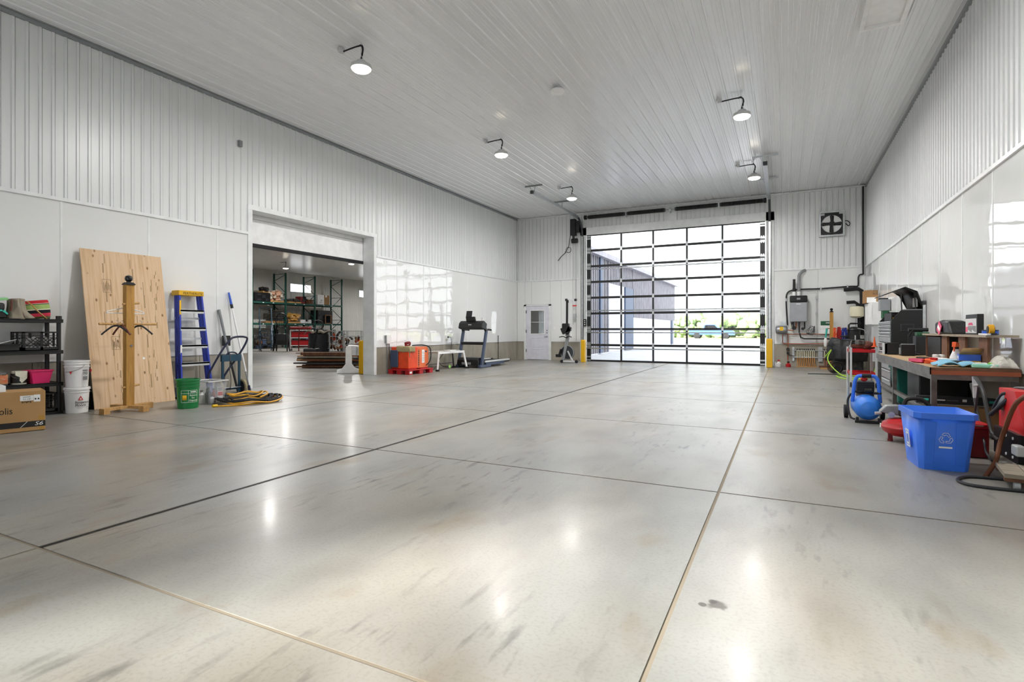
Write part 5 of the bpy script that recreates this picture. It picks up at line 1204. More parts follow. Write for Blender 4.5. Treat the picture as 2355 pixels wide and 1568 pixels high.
yc = T('yellow_tool_box', 'yellow and black tool case in the open tool chest', 'tool case', (CX0+.1, CY0+.3, 1.256)); MB().box(-.07,-.2,0,.2,.5,.12).go('case', 'tool_yellow', yc, bevel=.01); MB().box(-.09,-.22,.0,-.07,.52,.2).go('front', 'black_plastic', yc); MB().box(-.05,-.1,.12,.15,.1,.18).go('handle_block', 'black_plastic', yc, bevel=.01)

# ---- long steel-framed work bench
BX0, BX1, BY0, BY1, BZ = 1.40, 2.15, 7.26, 11.1, .755
wbn = T('steel_work_bench', 'long steel-framed work bench with a worn timber top along the right wall', 'workbench', ((BX0+BX1)/2, (BY0+BY1)/2, 0))
ax, ay = (BX0+BX1)/2, (BY0+BY1)/2
hx, hy = (BX1-BX0)/2, (BY1-BY0)/2
n = 4
for k in range(n): MB().box(-hx+.012+(2*hx-.02)*k/n, -hy+.012, BZ-.045, -hx+.012+(2*hx-.02)*(k+1)/n-.003, hy-.012, BZ).go('top_plank', 'wood_top', wbn, bevel=.002)
MB().box(-hx, -hy, BZ-.075, -hx+.011, hy, BZ+.002).go('side_fascia', 'raw_steel', wbn)
MB().box(-hx, -hy, BZ-.075, hx, -hy+.011, BZ-.03).go('end_fascia', 'brick_rust', wbn); MB().box(-hx, -hy, BZ-.029, hx, -hy+.011, BZ+.002).go('end_edge', 'wood_dark', wbn)
MB().frame((-hx+.015, -hy+.015, BZ-.13), (1,0,0), (0,1,0), 2*hx-.03, 2*hy-.03, .05, .055).go('top_frame', 'raw_steel', wbn)
for i, y in enumerate((-hy+.04, .45, hy-.04)):
    for x in (-hx+.04, hx-.04): MB().box(x-.025, y-.025, .002, x+.025, y+.025, BZ-.13).go('leg', 'raw_steel' if x < 0 else 'dark_steel', wbn)
for x in (-hx+.04, hx-.04): MB().box(x-.02, -hy+.065, .24, x+.02, hy-.065, .29).go('stretcher', 'raw_steel', wbn)
MB().bar((-hx+.06,-hy+.1,BZ-.16), (hx-.06,hy-.6,.42), .04).go('diagonal_brace', 'dark_steel', wbn)
# riser shelf on the bench, on upright boards
rs = T('riser_shelf', 'worn timber riser shelf standing on the back of the work bench', 'shelf', (2.02, 8.6, BZ+.002))
MB().box(-.13,-1.25,.32,.14,1.7,.345).go('board', 'gray_wood', rs)
for y in (-1.05, -.25, .55, 1.6): MB().box(-.1,y-.14 if y < .6 else y-.012,.0,-.075 if y < .6 else .13,y+.14 if y < .6 else y+.012,.32).go('support_board', 'wood_dark', rs)
MB().box(-.1,.75,0,.13,1.5,.3).go('dark_box', 'black_plastic', rs)
RZ = BZ+.348
# things on the riser
ob = T('black_organiser_bag', 'black zipped tool bag on the riser shelf', 'bag', (2.0, 9.15, RZ)); MB().prism([(-.4,0),(.42,0),(.42,.16),(.1,.19),(-.25,.17)], -.1, .1, 'x').go('bag', 'tarp', ob, bevel=.03)
rp_ = T('red_packet', 'red and white paper packet leaning on the black tool bag', 'packet', (1.885, 9.25, RZ)); MB().cb((-.0,0,.08), (.006,.2,.13), (22,8,0)).go('packet', 'peg_pink', rp_); MB().cb((-.005,0,.08), (.004,.16,.04), (22,8,0)).go('packet_print', 'printed_white', rp_)
pk_ = T('printed_pouch', 'flat printed package with a pink stripe standing on the riser shelf', 'package', (1.97, 8.05, RZ)); MB().box(-.03,-.22,0,.03,.22,.235).go('pouch', 'black', pk_, bevel=.006); MB().box(-.034,-.2,.02,-.031,.2,.185).go('panel', 'clear_label', pk_); MB().prism([(-.09,.11),(.1,.11),(.07,.135),(-.04,.14)], -.037, -.0345, 'x').go('pink_stripe', 'pink', pk_); MB().box(-.037,.12,.03,-.0345,.19,.09).go('pink_block', 'peg_pink', pk_)
for k in range(6): MB().box(-.037,-.18+.05*k,.03+.012*(k % 3),-.0345,-.15+.05*k,.1).go('print', 'ink_grey', pk_)
rl = T('wire_roll', 'grey roll of wire mesh behind the printed package', 'roll', (2.03, 8.42, RZ)); MB().lathe([(.05,0),(.055,.01),(.055,.2),(.05,.21)], n=14).go('roll', 'grey', rl)
bt = T('blue_tape_roll', 'dark blue roll of tape on the riser shelf', 'tape', (2.0, 7.62, RZ)); MB().lathe([(.035,0),(.07,0),(.07,.055),(.035,.055)], n=18).go('roll', 'dark_blue', bt); MB().lathe([(.071,.012),(.072,.013),(.072,.042),(.071,.043)], n=18).go('label', 'blue', bt)
st = T('white_strip', 'white plastic strip lying along the riser shelf', 'strip', (1.93, 7.55, RZ)); MB().cb((0,0,.008), (.03,.5,.016), (0,0,-6)).go('strip', 'white_plastic', st)
tp_ = T('tape_measure', 'yellow and black tape measure at the near end of the riser shelf', 'tape measure', (1.95, 7.42, RZ+.001)); MB().lathe([(.03,-.025),(.055,-.02),(.055,.02),(.03,.025)], (0,0,.056), 18, 'x').go('case', 'tool_yellow', tp_); MB().lathe([(.02,-.03),(.04,-.028),(.04,.028),(.02,.03)], (0,0,.056), 14, 'x').go('hub', 'black', tp_); MB().box(-.02,-.1,.0,.02,-.03,.02).go('hook', 'black', tp_)
# things on the bench top
TZ = BZ+.003
def onb(name, label, cat, x, y, rz=0): return T(name, label, cat, (x, y, TZ), rz)
t = onb('battery_box', 'black battery with silver end at the far end of the bench', 'battery', 1.56, 10.78, 0); MB().box(-.1,-.09,0,.1,.1,.19).go('case', 'black_plastic', t, bevel=.008); MB().box(-.102,-.09,0,-.06,.1,.19).go('silver_end', 'light_grey', t)
t = onb('black_speaker', 'small black radio box beside the battery on the bench', 'radio', 1.72, 10.35, 0); MB().box(-.1,-.08,0,.08,.08,.17).go('case', 'black', t, bevel=.008); MB().box(-.09,-.075,.17,.07,.0,.185).go('handle', 'grey', t); MB().box(-.11,-.03,.02,-.1,.05,.12).go('bracket', 'galv', t)
t = onb('green_card', 'green printed card lying by the tool chest on the bench', 'card', 1.78, 10.9, 0); MB().box(-.1,-.06,0,.1,.06,.006).go('card', 'mint', t)
t = onb('tester_case', 'red and black tester lying at the front of the bench', 'tester', 1.53, 8.25, 20); MB().box(-.09,-.12,0,.09,.12,.05).go('case', 'red', t, bevel=.015); MB().cb((0,0,.055),(.1,.14,.02)).go('face', 'black', t, bevel=.006); MB().box(-.1,-.13,.01,-.085,.13,.045).go('edge', 'peg_pink', t)
o = MB().tube(smooth([(1.50,8.05,TZ+.012),(1.6,7.95,TZ+.012),(1.72,8.0,TZ+.02),(1.66,8.12,TZ+.03),(1.52,8.08,TZ+.04),(1.55,7.9,TZ+.03),(1.7,7.88,TZ+.02),(1.75,8.02,TZ+.04),(1.6,8.1,TZ+.05),(1.5,7.98,TZ+.05),(1.62,7.85,TZ+.03)], 6), .011, 6).go('tangled_cable', 'cord_orange'); tag(o, 'tangled orange cord on the front of the bench', 'cord')
t = onb('caulking_gun', 'grey caulking guns lying beside the orange cord', 'tool', 1.74, 7.86, 35); MB().cyl((0,-.22,.03), (.02,.26,.05), .026, n=10).cyl((.06,-.2,.028), (.09,.22,.045), .024, n=10).go('barrel', 'light_grey', t); MB().box(-.03,.2,.02,.1,.3,.07).go('grip', 'red', t, bevel=.01); MB().box(-.02,-.26,.0,.09,-.2,.05).go('tip', 'black', t, bevel=.008)
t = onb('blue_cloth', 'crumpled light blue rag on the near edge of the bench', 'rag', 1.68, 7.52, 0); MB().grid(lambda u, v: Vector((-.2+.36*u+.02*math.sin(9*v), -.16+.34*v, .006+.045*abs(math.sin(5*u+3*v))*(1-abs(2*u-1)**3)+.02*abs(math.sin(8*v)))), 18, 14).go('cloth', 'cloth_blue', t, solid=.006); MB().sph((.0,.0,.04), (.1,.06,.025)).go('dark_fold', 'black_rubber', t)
t = onb('green_packet', 'pale green folded packet beside the blue rag', 'package', 1.9, 7.44, -10); MB().box(-.11,-.14,0,.11,.14,.04).go('packet', 'cloth_green', t, bevel=.015); MB().box(-.1,-.1,.041,.02,.05,.05).go('white_print', 'printed_white', t); MB().box(.03,-.1,.041,.1,.12,.055).go('green_print', 'tag_green', t)
t = onb('jar_pack', 'pack of small clear jars on the bench under the riser', 'jars', 1.82, 8.85, 0)
for i in range(3):
    for j in range(2): MB().lathe([(.025,0),(.028,.005),(.028,.07),(.02,.08)], (-.05+.06*j, -.06+.06*i, 0), 10).go('jar', 'clear_label', t)
t = onb('spray_bottle', 'white spray bottle with orange trigger on the bench', 'bottle', 1.8, 8.05, 60); MB().lathe([(.055,0),(.06,.01),(.06,.08),(.03,.16),(.025,.175)], n=16).go('bottle', 'white_plastic', t); MB().lathe([(.028,.175),(.028,.2),(.02,.2)], n=12).go('collar', 'black', t); MB().prism([(-.07,.2),(.04,.2),(.035,.25),(-.06,.26)], -.02, .02, 'y').go('trigger_head', 'cord_orange', t, bevel=.004); MB().bar((-.05,0,.205), (-.065,0,.15), .012, .02).go('trigger', 'cord_orange', t)
t = onb('blue_yellow_box', 'open blue and yellow carton on the bench beneath the riser', 'box', 1.83, 7.72, -8); MB().box(-.08,-.12,0,.1,.1,.06).go('box', 'tool_yellow', t, bevel=.003); MB().box(-.085,-.12,.06,.1,.1,.13).go('blue_band', 'blue', t, bevel=.003); MB().add([(-.085,-.12,.13),(.1,-.12,.13),(.12,-.18,.2),(-.06,-.18,.2)], [(0,1,2,3)]).go('flap', 'cardboard', t, solid=.003); MB().box(-.0865,-.06,.08,-.0855,.04,.11).go('print', 'printed_white', t)
t = onb('glass_dome', 'small clear glass bowl beside the blue and yellow carton', 'bowl', 1.97, 7.62, 0); MB().lathe([(.04,0),(.05,.03),(.045,.06),(.02,.08)], n=14).go('bowl', 'clear_plastic', t)
t = onb('silver_can', 'silver tin can lying on its side on the bench', 'can', 2.06, 7.52, 0); MB().lathe([(.04,-.07),(.045,-.07),(.045,.07),(.04,.07)], (0,0,.046), 16, 'y').go('can', 'galv', t)
t = onb('plastic_bag', 'crumpled clear plastic bag at the near right end of the bench', 'bag', 2.04, 7.38, 0); MB().grid(lambda u, v: Vector((-.13+.24*u, -.1+.2*v, .004+.11*math.sin(math.pi*u)**.6*math.sin(math.pi*v)**.6*(1+.25*math.sin(13*u+7*v)))), 14, 12).go('bag', 'bag_plastic', t, solid=.003)
# cable clutter on bench beside the chest
t = onb('bench_machine', 'black and green machine with loose cables behind the bench riser', 'machine', 1.95, 10.75, 0); MB().box(-.08,-.12,0,.12,.12,.3).go('base', 'charcoal', t, bevel=.01); MB().box(-.06,-.1,.3,.1,.1,.36).go('green_head', 'board_green', t, bevel=.01); MB().cyl((-.16,0,.4), (.1,0,.4), .03, n=10).go('arm', 'black', t); MB().cyl((.06,.05,.36), (.06,.05,.8), .02, n=8).go('column', 'galv', t)
for k in range(3): MB().tube(smooth([(-.1,-.05+.04*k,.4),(-.18,-.1,.3-.05*k),(-.14,-.12,.15),(-.2+.05*k,-.2,.05),(-.05,-.3,.012)]), .007, 6).go('cable', 'black_rubber', t)

# ---- under the bench
tb_ = T('teal_bin', 'dark teal plastic refuse bin under the far half of the bench', 'bin', (1.72, 10.25, 0))
rr0, rr1 = (.17,.2), (.21,.25)
MB().add([(-rr0[0],-rr0[1],.03),(rr0[0],-rr0[1],.03),(rr0[0],rr0[1],.03),(-rr0[0],rr0[1],.03),(-rr1[0],-rr1[1],.56),(rr1[0],-rr1[1],.56),(rr1[0],rr1[1],.56),(-rr1[0],rr1[1],.56)], [(3,2,1,0),(0,1,5,4),(1,2,6,5),(2,3,7,6),(3,0,4,7),(4,5,6,7)]).go('body', 'teal', tb_, bevel=.03)
MB().frame((-.23,-.27,.55), (1,0,0), (0,1,0), .46, .54, .03, .05).go('rim', 'teal', tb_, bevel=.01); MB().box(-.205,-.12,.38,-.198,.0,.5).go('label', 'printed_white', tb_); MB().box(-.209,-.1,.41,-.205,-.03,.46).go('label_mark', 'ink', tb_); MB().box(-.209,-.1,.465,-.205,.0,.485).go('label_red', 'ink_red', tb_)
for y in (-.16, .16): MB().lathe([(.02,-.02),(.035,-.02),(.035,.02),(.02,.02)], (-.12,y,.035), 10, 'x').go('wheel', 'black_rubber', tb_)
t = T('dark_cabinet', 'black cabinet under the middle of the bench', 'cabinet', (1.84, 9.25, 0)); MB().box(-.24,-.4,.002,.26,.4,.6).go('body', 'black', t, bevel=.006); MB().box(-.247,-.38,.05,-.24,.38,.56).go('door', 'charcoal', t, bevel=.004)
lv = T('spirit_level', 'long black spirit level pack lying on boxes under the bench', 'level', (1.79, 8.05, .285)); MB().box(-.38,-.04,0,.36,.04,.09).go('sleeve', 'charcoal', lv, bevel=.004); MB().box(-.38,-.05,-.008,.36,.05,.0).go('edge', 'light_grey', lv)
for x in (-.32, .3): MB().cyl((x,-.042,.045), (x+.06,-.042,.045), .014, n=8).go('vial', 'turquoise', lv)
MB().box(-.2,-.042,.04,-.1,-.0405,.055).go('print', 'printed_white', lv); MB().box(-.09,-.042,.042,.02,-.0405,.047).go('print', 'ink_grey', lv); MB().box(.06,-.042,.035,.1,-.0405,.065).go('print', 'printed_white', lv)
bxs = T('brown_storage_carton', 'brown printed carton on the floor under the near end of the bench', 'box', (1.86, 7.95, 0)); MB().box(-.34,-.15,.003,.28,.2,.275).go('carton', 'carton', bxs, bevel=.005); MB().box(-.3,-.1515,.03,.2,-.15,.12).go('dark_print', 'ink_brown', bxs); [MB().box(-.25+.05*k,-.1535,.15,-.22+.05*k,-.1525,.185).go('print', 'ink', bxs) for k in range(5)]
rtb = T('red_toolbox', 'dented red steel toolbox between the blue bin and the welder', 'toolbox', (1.36, 6.45, 0), 6)
MB().box(-.25,-.18,.003,.27,.2,.26).go('box', 'dark_red', rtb, bevel=.008); MB().box(-.26,-.19,.262,.28,.21,.31).go('lid', 'red', rtb, bevel=.012); MB().prism([(.06,.11),(.12,.11),(.13,.15),(.09,.175),(.05,.15)], -.186, -.18, 'y').go('emblem', 'light_grey', rtb, bevel=.002); MB().box(-.2,-.2,.29,.22,-.19,.297).go('lid_edge', 'tan_dirt', rtb)

# ---- blue recycling bin
rb = T('recycling_bin', 'blue recycling bin with white arrows emblem on the floor', 'recycling bin', (1.165, 5.80, 0), 4)
m = MB()
fw, fd, fw2, fd2, h = .165, .19, .205, .245, .475
bot = [(-fw,-fd+.04,.002),(-fw+.03,-fd,.002),(fw-.03,-fd,.002),(fw,-fd+.03,.002),(fw,fd,.002),(-fw,fd,.002)]
top = [(-fw2,-fd2+.05,h),(-fw2+.04,-fd2,h),(fw2-.04,-fd2,h),(fw2,-fd2+.04,h),(fw2,fd2,h),(-fw2,fd2,h)]
m.add(bot+top, [tuple(range(5,-1,-1))] + [(i, (i+1) % 6, 6+(i+1) % 6, 6+i) for i in range(6)])
m.go('tub', 'bin_blue', rb, solid=.005)
def lerp3(a, b_, t): return tuple(x+(y-x)*t for x, y in zip(a, b_))
cen = lambda p, s: (p[0]*s, p[1]*s, p[2])
rim = MB(); ins = top; outs = [(p[0]*1.05, p[1]*1.05, h) for p in top]; lowr = [(p[0]*1.05, p[1]*1.05, h-.045) for p in top]; lowi = [(p[0]*.985, p[1]*.985, h-.045) for p in top]
rim.add(ins+outs+lowr+lowi, [(i,(i+1)%6,6+(i+1)%6,6+i) for i in range(6)]+[(6+i,6+(i+1)%6,12+(i+1)%6,12+i) for i in range(6)]+[(12+i,12+(i+1)%6,18+(i+1)%6,18+i) for i in range(6)])
rim.go('rim', 'bin_blue', rb, solid=.003)
tl_ = math.degrees(math.atan2(fd2-fd, h))
for x in (-.105, .105): MB().prism([(-.033,.05),(.028,.05),(.04,.41),(-.04,.41)], -.004, .004, 'y').go('side_rib', 'bin_blue', rb, loc=(x, -fd-.003, 0), rot=(tl_, 0, 0), bevel=.004)
em = bpy.data.objects.new('recycling_emblem', None)
COL.objects.link(em); em.parent = rb; em.location = (.0, -fd-.006-.03, .27); em.rotation_euler = (R(tl_), 0, 0)
arrows = MB()
for k in range(3):
    a = R(90+120*k); c_, s_ = math.cos(a), math.sin(a)
    def tr(p): return (p[0]*c_-p[1]*s_, p[0]*s_+p[1]*c_)
    pts = [(.018,-.03),(.046,-.014),(.046,.014),(.03,.026),(.022,.012),(.030,.006),(.030,-.006),(.012,-.018)]
    pl_ = [tr(p) for p in pts]
    for i in range(len(pl_)):
        p, q_ = pl_[i], pl_[(i+1) % len(pl_)]; arrows.bar((p[0],0,p[1]), (q_[0],0,q_[1]), .0025, .0035, up=(0,1,0))
em2 = arrows.go('arrows', 'printed_white', em); MB().box(-.045,-.001,-.082,.045,.001,-.068).go('print_bar', 'printed_white', em)
MB().box(-.001,-.05,.15,.001,.05,.3).go('side_label', 'printed_white', rb, loc=(-fw-.02-.0015,.0,.0), rot=(0, -math.degrees(math.atan2(fw2-fw, h)), 0))
MB().frame((0,-.04,.165), (0,1,0), (0,0,1), .08, .12, .006, .001).box(-.001,-.02,.19,.0,.02,.26).go('side_label_print', 'bin_blue', rb, loc=(-fw-.022-.001,.0,.0), rot=(0, -math.degrees(math.atan2(fw2-fw, h)), 0))

# ---- blue air compressor
bc = T('blue_air_compressor', 'blue air compressor with tubular handle on the floor by the bench', 'compressor', (.93, 8.25, 0), 0)
MB().lathe([(.01,-.31),(.09,-.29),(.135,-.24),(.15,-.17),(.15,.2),(.13,.27),(.05,.31)], (0,0,.185), 24, 'y').go('tank', 'tank_blue', bc)
MB().tube(smooth([(-.15,-.02,.24),(-.14,-.04,.35),(-.125,-.06,.5),(-.1,-.06,.56),(-.06,-.06,.575),(.06,-.06,.575),(.1,-.06,.56),(.125,-.06,.5),(.14,-.04,.35),(.15,-.02,.24)], 5), .022, 10).go('handle', 'bin_blue', bc)
MB().cyl((-.05,-.06,.577), (.05,-.06,.577), .026, n=10).go('grip', 'black_rubber', bc)
MB().box(-.1,.05,.34,.1,.26,.5).go('pump_head', 'charcoal', bc, bevel=.02)
for k in range(5): MB().box(-.09,.04,.36+.028*k,.09,.05,.37+.028*k).go('cooling_fin', 'black', bc)
MB().cyl((.0,.1,.34), (0,.1,.3), .1, n=14).go('pump_base', 'dark_grey', bc); MB().cyl((-.02,-.08,.39), (.05,-.08,.39), .03, n=10).cyl((.08,-.05,.36), (.16,-.05,.36), .016, n=8).box(-.14,-.06,.36,-.06,-.02,.38).go('regulator', 'black', bc); MB().sph((-.02,.0,.53), (.04,.04,.03)).go('red_knob', 'bright_red', bc)
for x in (-.2, .2): MB().lathe([(.05,-.025),(.085,-.022),(.085,.022),(.05,.025)], (x,.2,.086), 18, 'x').go('wheel', 'black_rubber', bc)
MB().box(-.14,-.24,.0,.14,-.2,.03).box(-.13,-.23,.02,-.1,-.2,.07).box(.1,-.23,.02,.13,-.2,.07).go('front_foot', 'black', bc)
MB().tube(smooth([(-.16,.0,.34),(-.2,-.03,.26),(-.2,-.1,.15),(-.18,-.16,.06),(-.14,-.2,.04)]), .012, 6).go('air_line', 'black_rubber', bc); MB().cyl((-.17,.3,.05), (-.17,.3,.52), .016, n=8).go('frame_tube', 'light_grey', bc)
# ---- red pancake compressor
rd = T('red_pancake_compressor', 'dusty red pancake compressor tank on the floor behind the blue bin', 'compressor', (1.13, 6.92, 0), 0)
MB().lathe([(.03,.05),(.14,.06),(.2,.10),(.215,.135),(.22,.14),(.22,.15),(.215,.155),(.2,.19),(.14,.23),(.03,.24)], n=30).go('tank', 'red', rd)
for a in (200, 320, 80): MB().box(-.02,-.015,.0,.02,.015,.085).lathe([(.02,0),(.024,0),(.024,.02),(.02,.02)], (0,0,0), 10).go('foot', 'dark_red', rd, loc=(.15*math.cos(R(a)), .15*math.sin(R(a)), .001))
MB().box(-.223,-.02,.13,-.215,.02,.17).go('sticker', 'printed_white', rd)
mo = T('motor_tool', 'grey and maroon motor tool resting on the red pancake tank', 'tool', (1.12, 6.95, .242), 0)
MB().box(-.06,-.08,.01,.24,.1,.13).go('body', 'charcoal', mo, bevel=.03); MB().prism([(-.22,.05),(-.05,.02),(-.05,.13),(-.16,.12)], -.06, .06, 'y').go('nose', 'grey', mo, bevel=.012); MB().box(-.03,-.085,.03,.12,-.08,.11).go('maroon_panel', 'dark_red', mo); MB().tube(smooth([(.0,0,.13),(.03,0,.19),(.14,0,.2),(.22,0,.13)]), .02, 8).go('handle', 'black_rubber', mo); MB().cyl((-.2,-.03,.04), (-.26,-.03,.03), .016, n=8).cyl((-.12,-.06,.03), (-.12,-.09,.03), .03, n=12).go('fitting', 'galv', mo)

# ---- welder on its cart at the right edge
we = T('welding_machine', 'red and grey welding machine on a black cart at the right edge', 'welder', (1.86, 5.80, 0), 0)
MB().prism([(-.28,.0),(.3,.0),(.3,.36),(-.1,.36)], -.16, .22, 'x')
MB().prism([(-.26,.33),(.34,.33),(.34,.66),(-.02,.66)], -.19, .2, 'x').go('red_casing', 'bright_red', we)
MB().box(-.2,-.34,.3,.21,-.26,.66).go('front_panel', 'grey_paint', we, bevel=.01); MB().box(-.2,-.36,.2,.0,-.34,.46).go('dust_panel', 'peach', we)
MB().box(-.22,-.2,.1,.2,.36,.33).go('cart_body', 'black', we)
for z in (.14, .29): 
    for y in (-.1, .05): MB().cyl((-.222,y,z), (-.228,y,z), .012, n=8).go('bolt', 'printed_white', we)
MB().cyl((-.18,-.42,.16), (.2,-.42,.16), .085, n=18).go('motor', 'steel', we); MB().box(-.26,-.3,.18,-.2,-.18,.26).go('feeder', 'light_grey', we, bevel=.01)
W = lambda u, v, X: P(u, v, X=X) - Vector((1.86, 5.80, 0))
MB().tube(smooth([W(2243,868,1.64),W(2252,880,1.64),W(2262,905,1.64),W(2276,975,1.64),W(2283,1000,1.64),W(2298,1012,1.64)], 5), .016, 8).tube(smooth([W(2233,882,1.7),W(2240,910,1.7),W(2252,965,1.7),W(2262,990,1.7),W(2285,1008,1.7)], 5), .014, 8).go('cart_handle', 'black', we)
MB().bar(W(2240,866,1.66), W(2243,915,1.66), .02, .03).bar(W(2240,885,1.66), W(2252,884,1.66), .02, .02).go('torch_hook', 'light_grey', we)
a, b_, c, d = W(2283,935,1.62), W(2306,906,1.66), W(2332,912,1.72), W(2312,945,1.68)
MB().add([a,b_,c,d], [(0,1,2,3)]).go('hook_plate', 'grey', we, solid=.012)
MB().tube(smooth([W(2283,940,1.62),W(2306,905,1.66),W(2335,912,1.72)],5), .012, 8).tube([W(2278,953,1.6),W(2318,918,1.68)], .018, 8).tube(smooth([W(2322,912,1.74),W(2332,896,1.76),W(2345,893,1.78),W(2365,896,1.8)],5), .016, 8).go('upper_handle', 'charcoal', we)
MB().tube(smooth([W(2370,905,1.6),W(2335,930,1.6),W(2312,985,1.6),W(2300,1020,1.58),W(2290,1060,1.52),W(2272,1088,1.45),W(2266,1097,1.42)],6), .017, 9).go('torch_cable', 'rust', we)
MB().tube(smooth([W(2250,890,1.64),W(2246,925,1.64),W(2243,950,1.64),W(2252,985,1.64),W(2262,1010,1.6),W(2268,1040,1.6),W(2282,1060,1.6)],6), .009, 7).go('ground_cable', 'charcoal', we)
o = MB().tube(smooth([(2.0,5.2,.012),(1.7,5.12,.012),(1.4,5.1,.012),(1.22,5.14,.012),(1.19,5.28,.012),(1.3,5.42,.012),(1.5,5.44,.012),(1.65,5.4,.02)], 8), .012, 7).go('floor_cable', 'charcoal'); tag(o, 'dark welding cable looped on the floor beside the blue bin', 'cable')
dl = T('wooden_dolly', 'low wooden dolly with casters under the welder at the right edge', 'dolly', (1.72, 5.33, 0), -8)
for k in range(4): MB().box(-.26+.13*k,-.22,.085,-.135+.13*k,.2,.115).go('plank', 'gray_wood', dl, bevel=.002)
MB().box(-.26,-.22,.06,.26,-.16,.085).box(-.26,.14,.06,.26,.2,.085).go('bearer', 'wood_dark', dl)
for x in (-.19, .19):
    for y in (-.19, .17): MB().lathe([(.02,-.018),(.03,-.018),(.03,.018),(.02,.018)], (x,y,.031), 14, 'x').go('caster', 'light_grey', dl)

# ================================================================== STORE ROOM beyond the left opening
RXF, RXB = -28.5, -29.55
ryy = [P(580, 700, X=RXF).y, P(657, 700, X=RXF).y, P(724, 700, X=RXF).y, P(786, 700, X=RXF).y]
ZB1, ZB2, ZT = 1.16 + 15*34.6/1257, 1.16 + 62*34.9/1257, 4.78
rk_ = T('pallet_rack', 'green steel pallet rack along the far wall of the store room', 'rack', (RXF, ryy[0], 0))
rx, ry = RXF, ryy[0]
for y in ryy:
    y -= ry
    for x in (0, RXB-RXF): MB().box(x-.04, y-.045, .0, x+.04, y+.045, ZT).go('upright', 'rack_green', rk_)
    zz = .3; k = 0
    while zz < ZT-.2:
        x0, x1 = (0, RXB-RXF) if k % 2 == 0 else (RXB-RXF, 0)
        MB().bar((x0,y,zz), (x1,y,min(zz+.8, ZT-.1)), .03).go('brace', 'rack_green', rk_)
        zz += .8; k += 1
    for z in (.25, 1.85, 3.45, ZT-.06): MB().bar((0,y,z), (RXB-RXF,y,z), .03).go('tie', 'rack_green', rk_)
for a, b_ in zip(ryy[:-1], ryy[1:]):
    for z in (ZB1, ZB2):
        for x in (.03, RXB-RXF-.03): MB().box(x-.025, a-ry+.045, z-.11, x+.025, b_-ry-.045, z).go('beam', 'rack_green', rk_)
        MB().box(RXB-RXF, a-ry+.05, z-.02, 0, b_-ry-.05, z+.005).go('deck', 'clutter_dark', rk_)
        for q_ in (.3, .6): MB().box(.056, a-ry+(b_-a)*q_-.05, z-.08, .06, a-ry+(b_-a)*q_+.05, z-.04).go('beam_label', 'printed_white', rk_)
def RY(u): return P(u, 700, X=RXF-.35).y
def RZv(u, v): return P(u, v, X=RXF-.35).z
def crateish(name, label, cat, u0, u1, zb, ht, mt, depth=.7, seed=0, parts=6, mt2=None, kind='box'):
    """goods on the rack: a body plus visible pieces"""
    y0, y1 = RY(u0), RY(u1); yc = (y0+y1)/2
    t = T(name, label, cat, (RXF-.5, yc, zb)); w = (y1-y0)/2; rnd = random.Random(seed)
    if kind == 'box':
        MB().box(-depth/2, -w, .0, depth/2, w, ht).go('body', mt, t, bevel=.02)
        for k in range(parts):
            y = rnd.uniform(-w, w*.7); z = rnd.uniform(.05, ht*.8); MB().box(depth/2, y, z, depth/2+.02, y+rnd.uniform(.1,.3), min(ht, z+rnd.uniform(.05,.2))).go('panel', mt2 or 'dark_grey', t)
    elif kind == 'heap':
        MB().box(-depth/2, -w, 0, depth/2, w, .1).go('pallet', 'lumber', t)
        for k in range(parts):
            sx, sy, sz = rnd.uniform(.12,.3), rnd.uniform(.12,.35), rnd.uniform(.08,.22)
            zz_ = .1+rnd.random()*max(.01, ht-.1-2*sz)
            MB().cb((rnd.uniform(-.2,.3), rnd.uniform(-w+sy/2, w-sy/2), zz_+sz/2), (sx, sy, sz), (rnd.uniform(-30,30), rnd.uniform(-20,20), rnd.uniform(0,90))).go('piece', mt if k % 2 else (mt2 or mt), t, bevel=.01)
    elif kind == 'stack':
        n_ = parts
        for k in range(n_): MB().box(-depth/2, -w, ht*k/n_, depth/2, w, ht*(k+.72)/n_).go('layer', mt if k % 2 else (mt2 or mt), t, bevel=.005)
    return t
ZA, ZBm = ZB2+.006, ZB1+.006
crateish('dark_crate', 'long black crate on the upper rack shelf at the left', 'crate', 583, 617, ZA, .55, 'black', 0.7, 1, 4, 'charcoal')
crateish('scrap_tub', 'tub heaped with pale and orange offcuts on the upper rack shelf', 'scrap', 617, 648, ZA, .95, 'bag_line', .7, 2, 22, 'peach', 'heap')
crateish('cable_heap', 'dark heap of cables behind the offcut tub on the upper shelf', 'scrap', 602, 616, ZA+.57, .35, 'black_rubber', .5, 3, 12, 'clutter_dark', 'heap')
crateish('parts_heap', 'low dark heap of machine parts in the middle of the upper shelf', 'scrap', 660, 688, ZA, .32, 'clutter_dark', .7, 4, 12, 'dark_grey', 'heap')
crateish('red_motor', 'red motor unit on the upper rack shelf', 'machine', 689, 699, ZA, .48, 'dark_red', .5, 5, 4, 'charcoal')
crateish('brown_case', 'brown wooden case on the upper shelf beside the white-wrapped goods', 'case', 706, 716, ZA, .3, 'wood_dark', .6, 6, 3, 'scrap_brown')
crateish('wrapped_goods', 'white plastic-wrapped bundle on the upper rack shelf', 'bundle', 726, 741, ZA, .68, 'white_plastic', .7, 7, 2, 'light_grey')
crateish('brown_goods_box', 'tall brown carton at the right end of the upper rack shelf', 'box', 742, 754, ZA, .68, 'carton', .6, 8, 1, 'printed_white')
crateish('dark_shelving', 'dark stacked shelving frames on the lower rack shelf', 'shelving', 629, 656, ZBm, .85, 'clutter_dark', .6, 9, 8, 'charcoal', 'stack')
crateish('firewood_pallet', 'pallet of stacked split timber on the lower rack shelf', 'timber', 659, 686, ZBm, .82, 'lumber', .7, 10, 46, 'tape', 'heap')
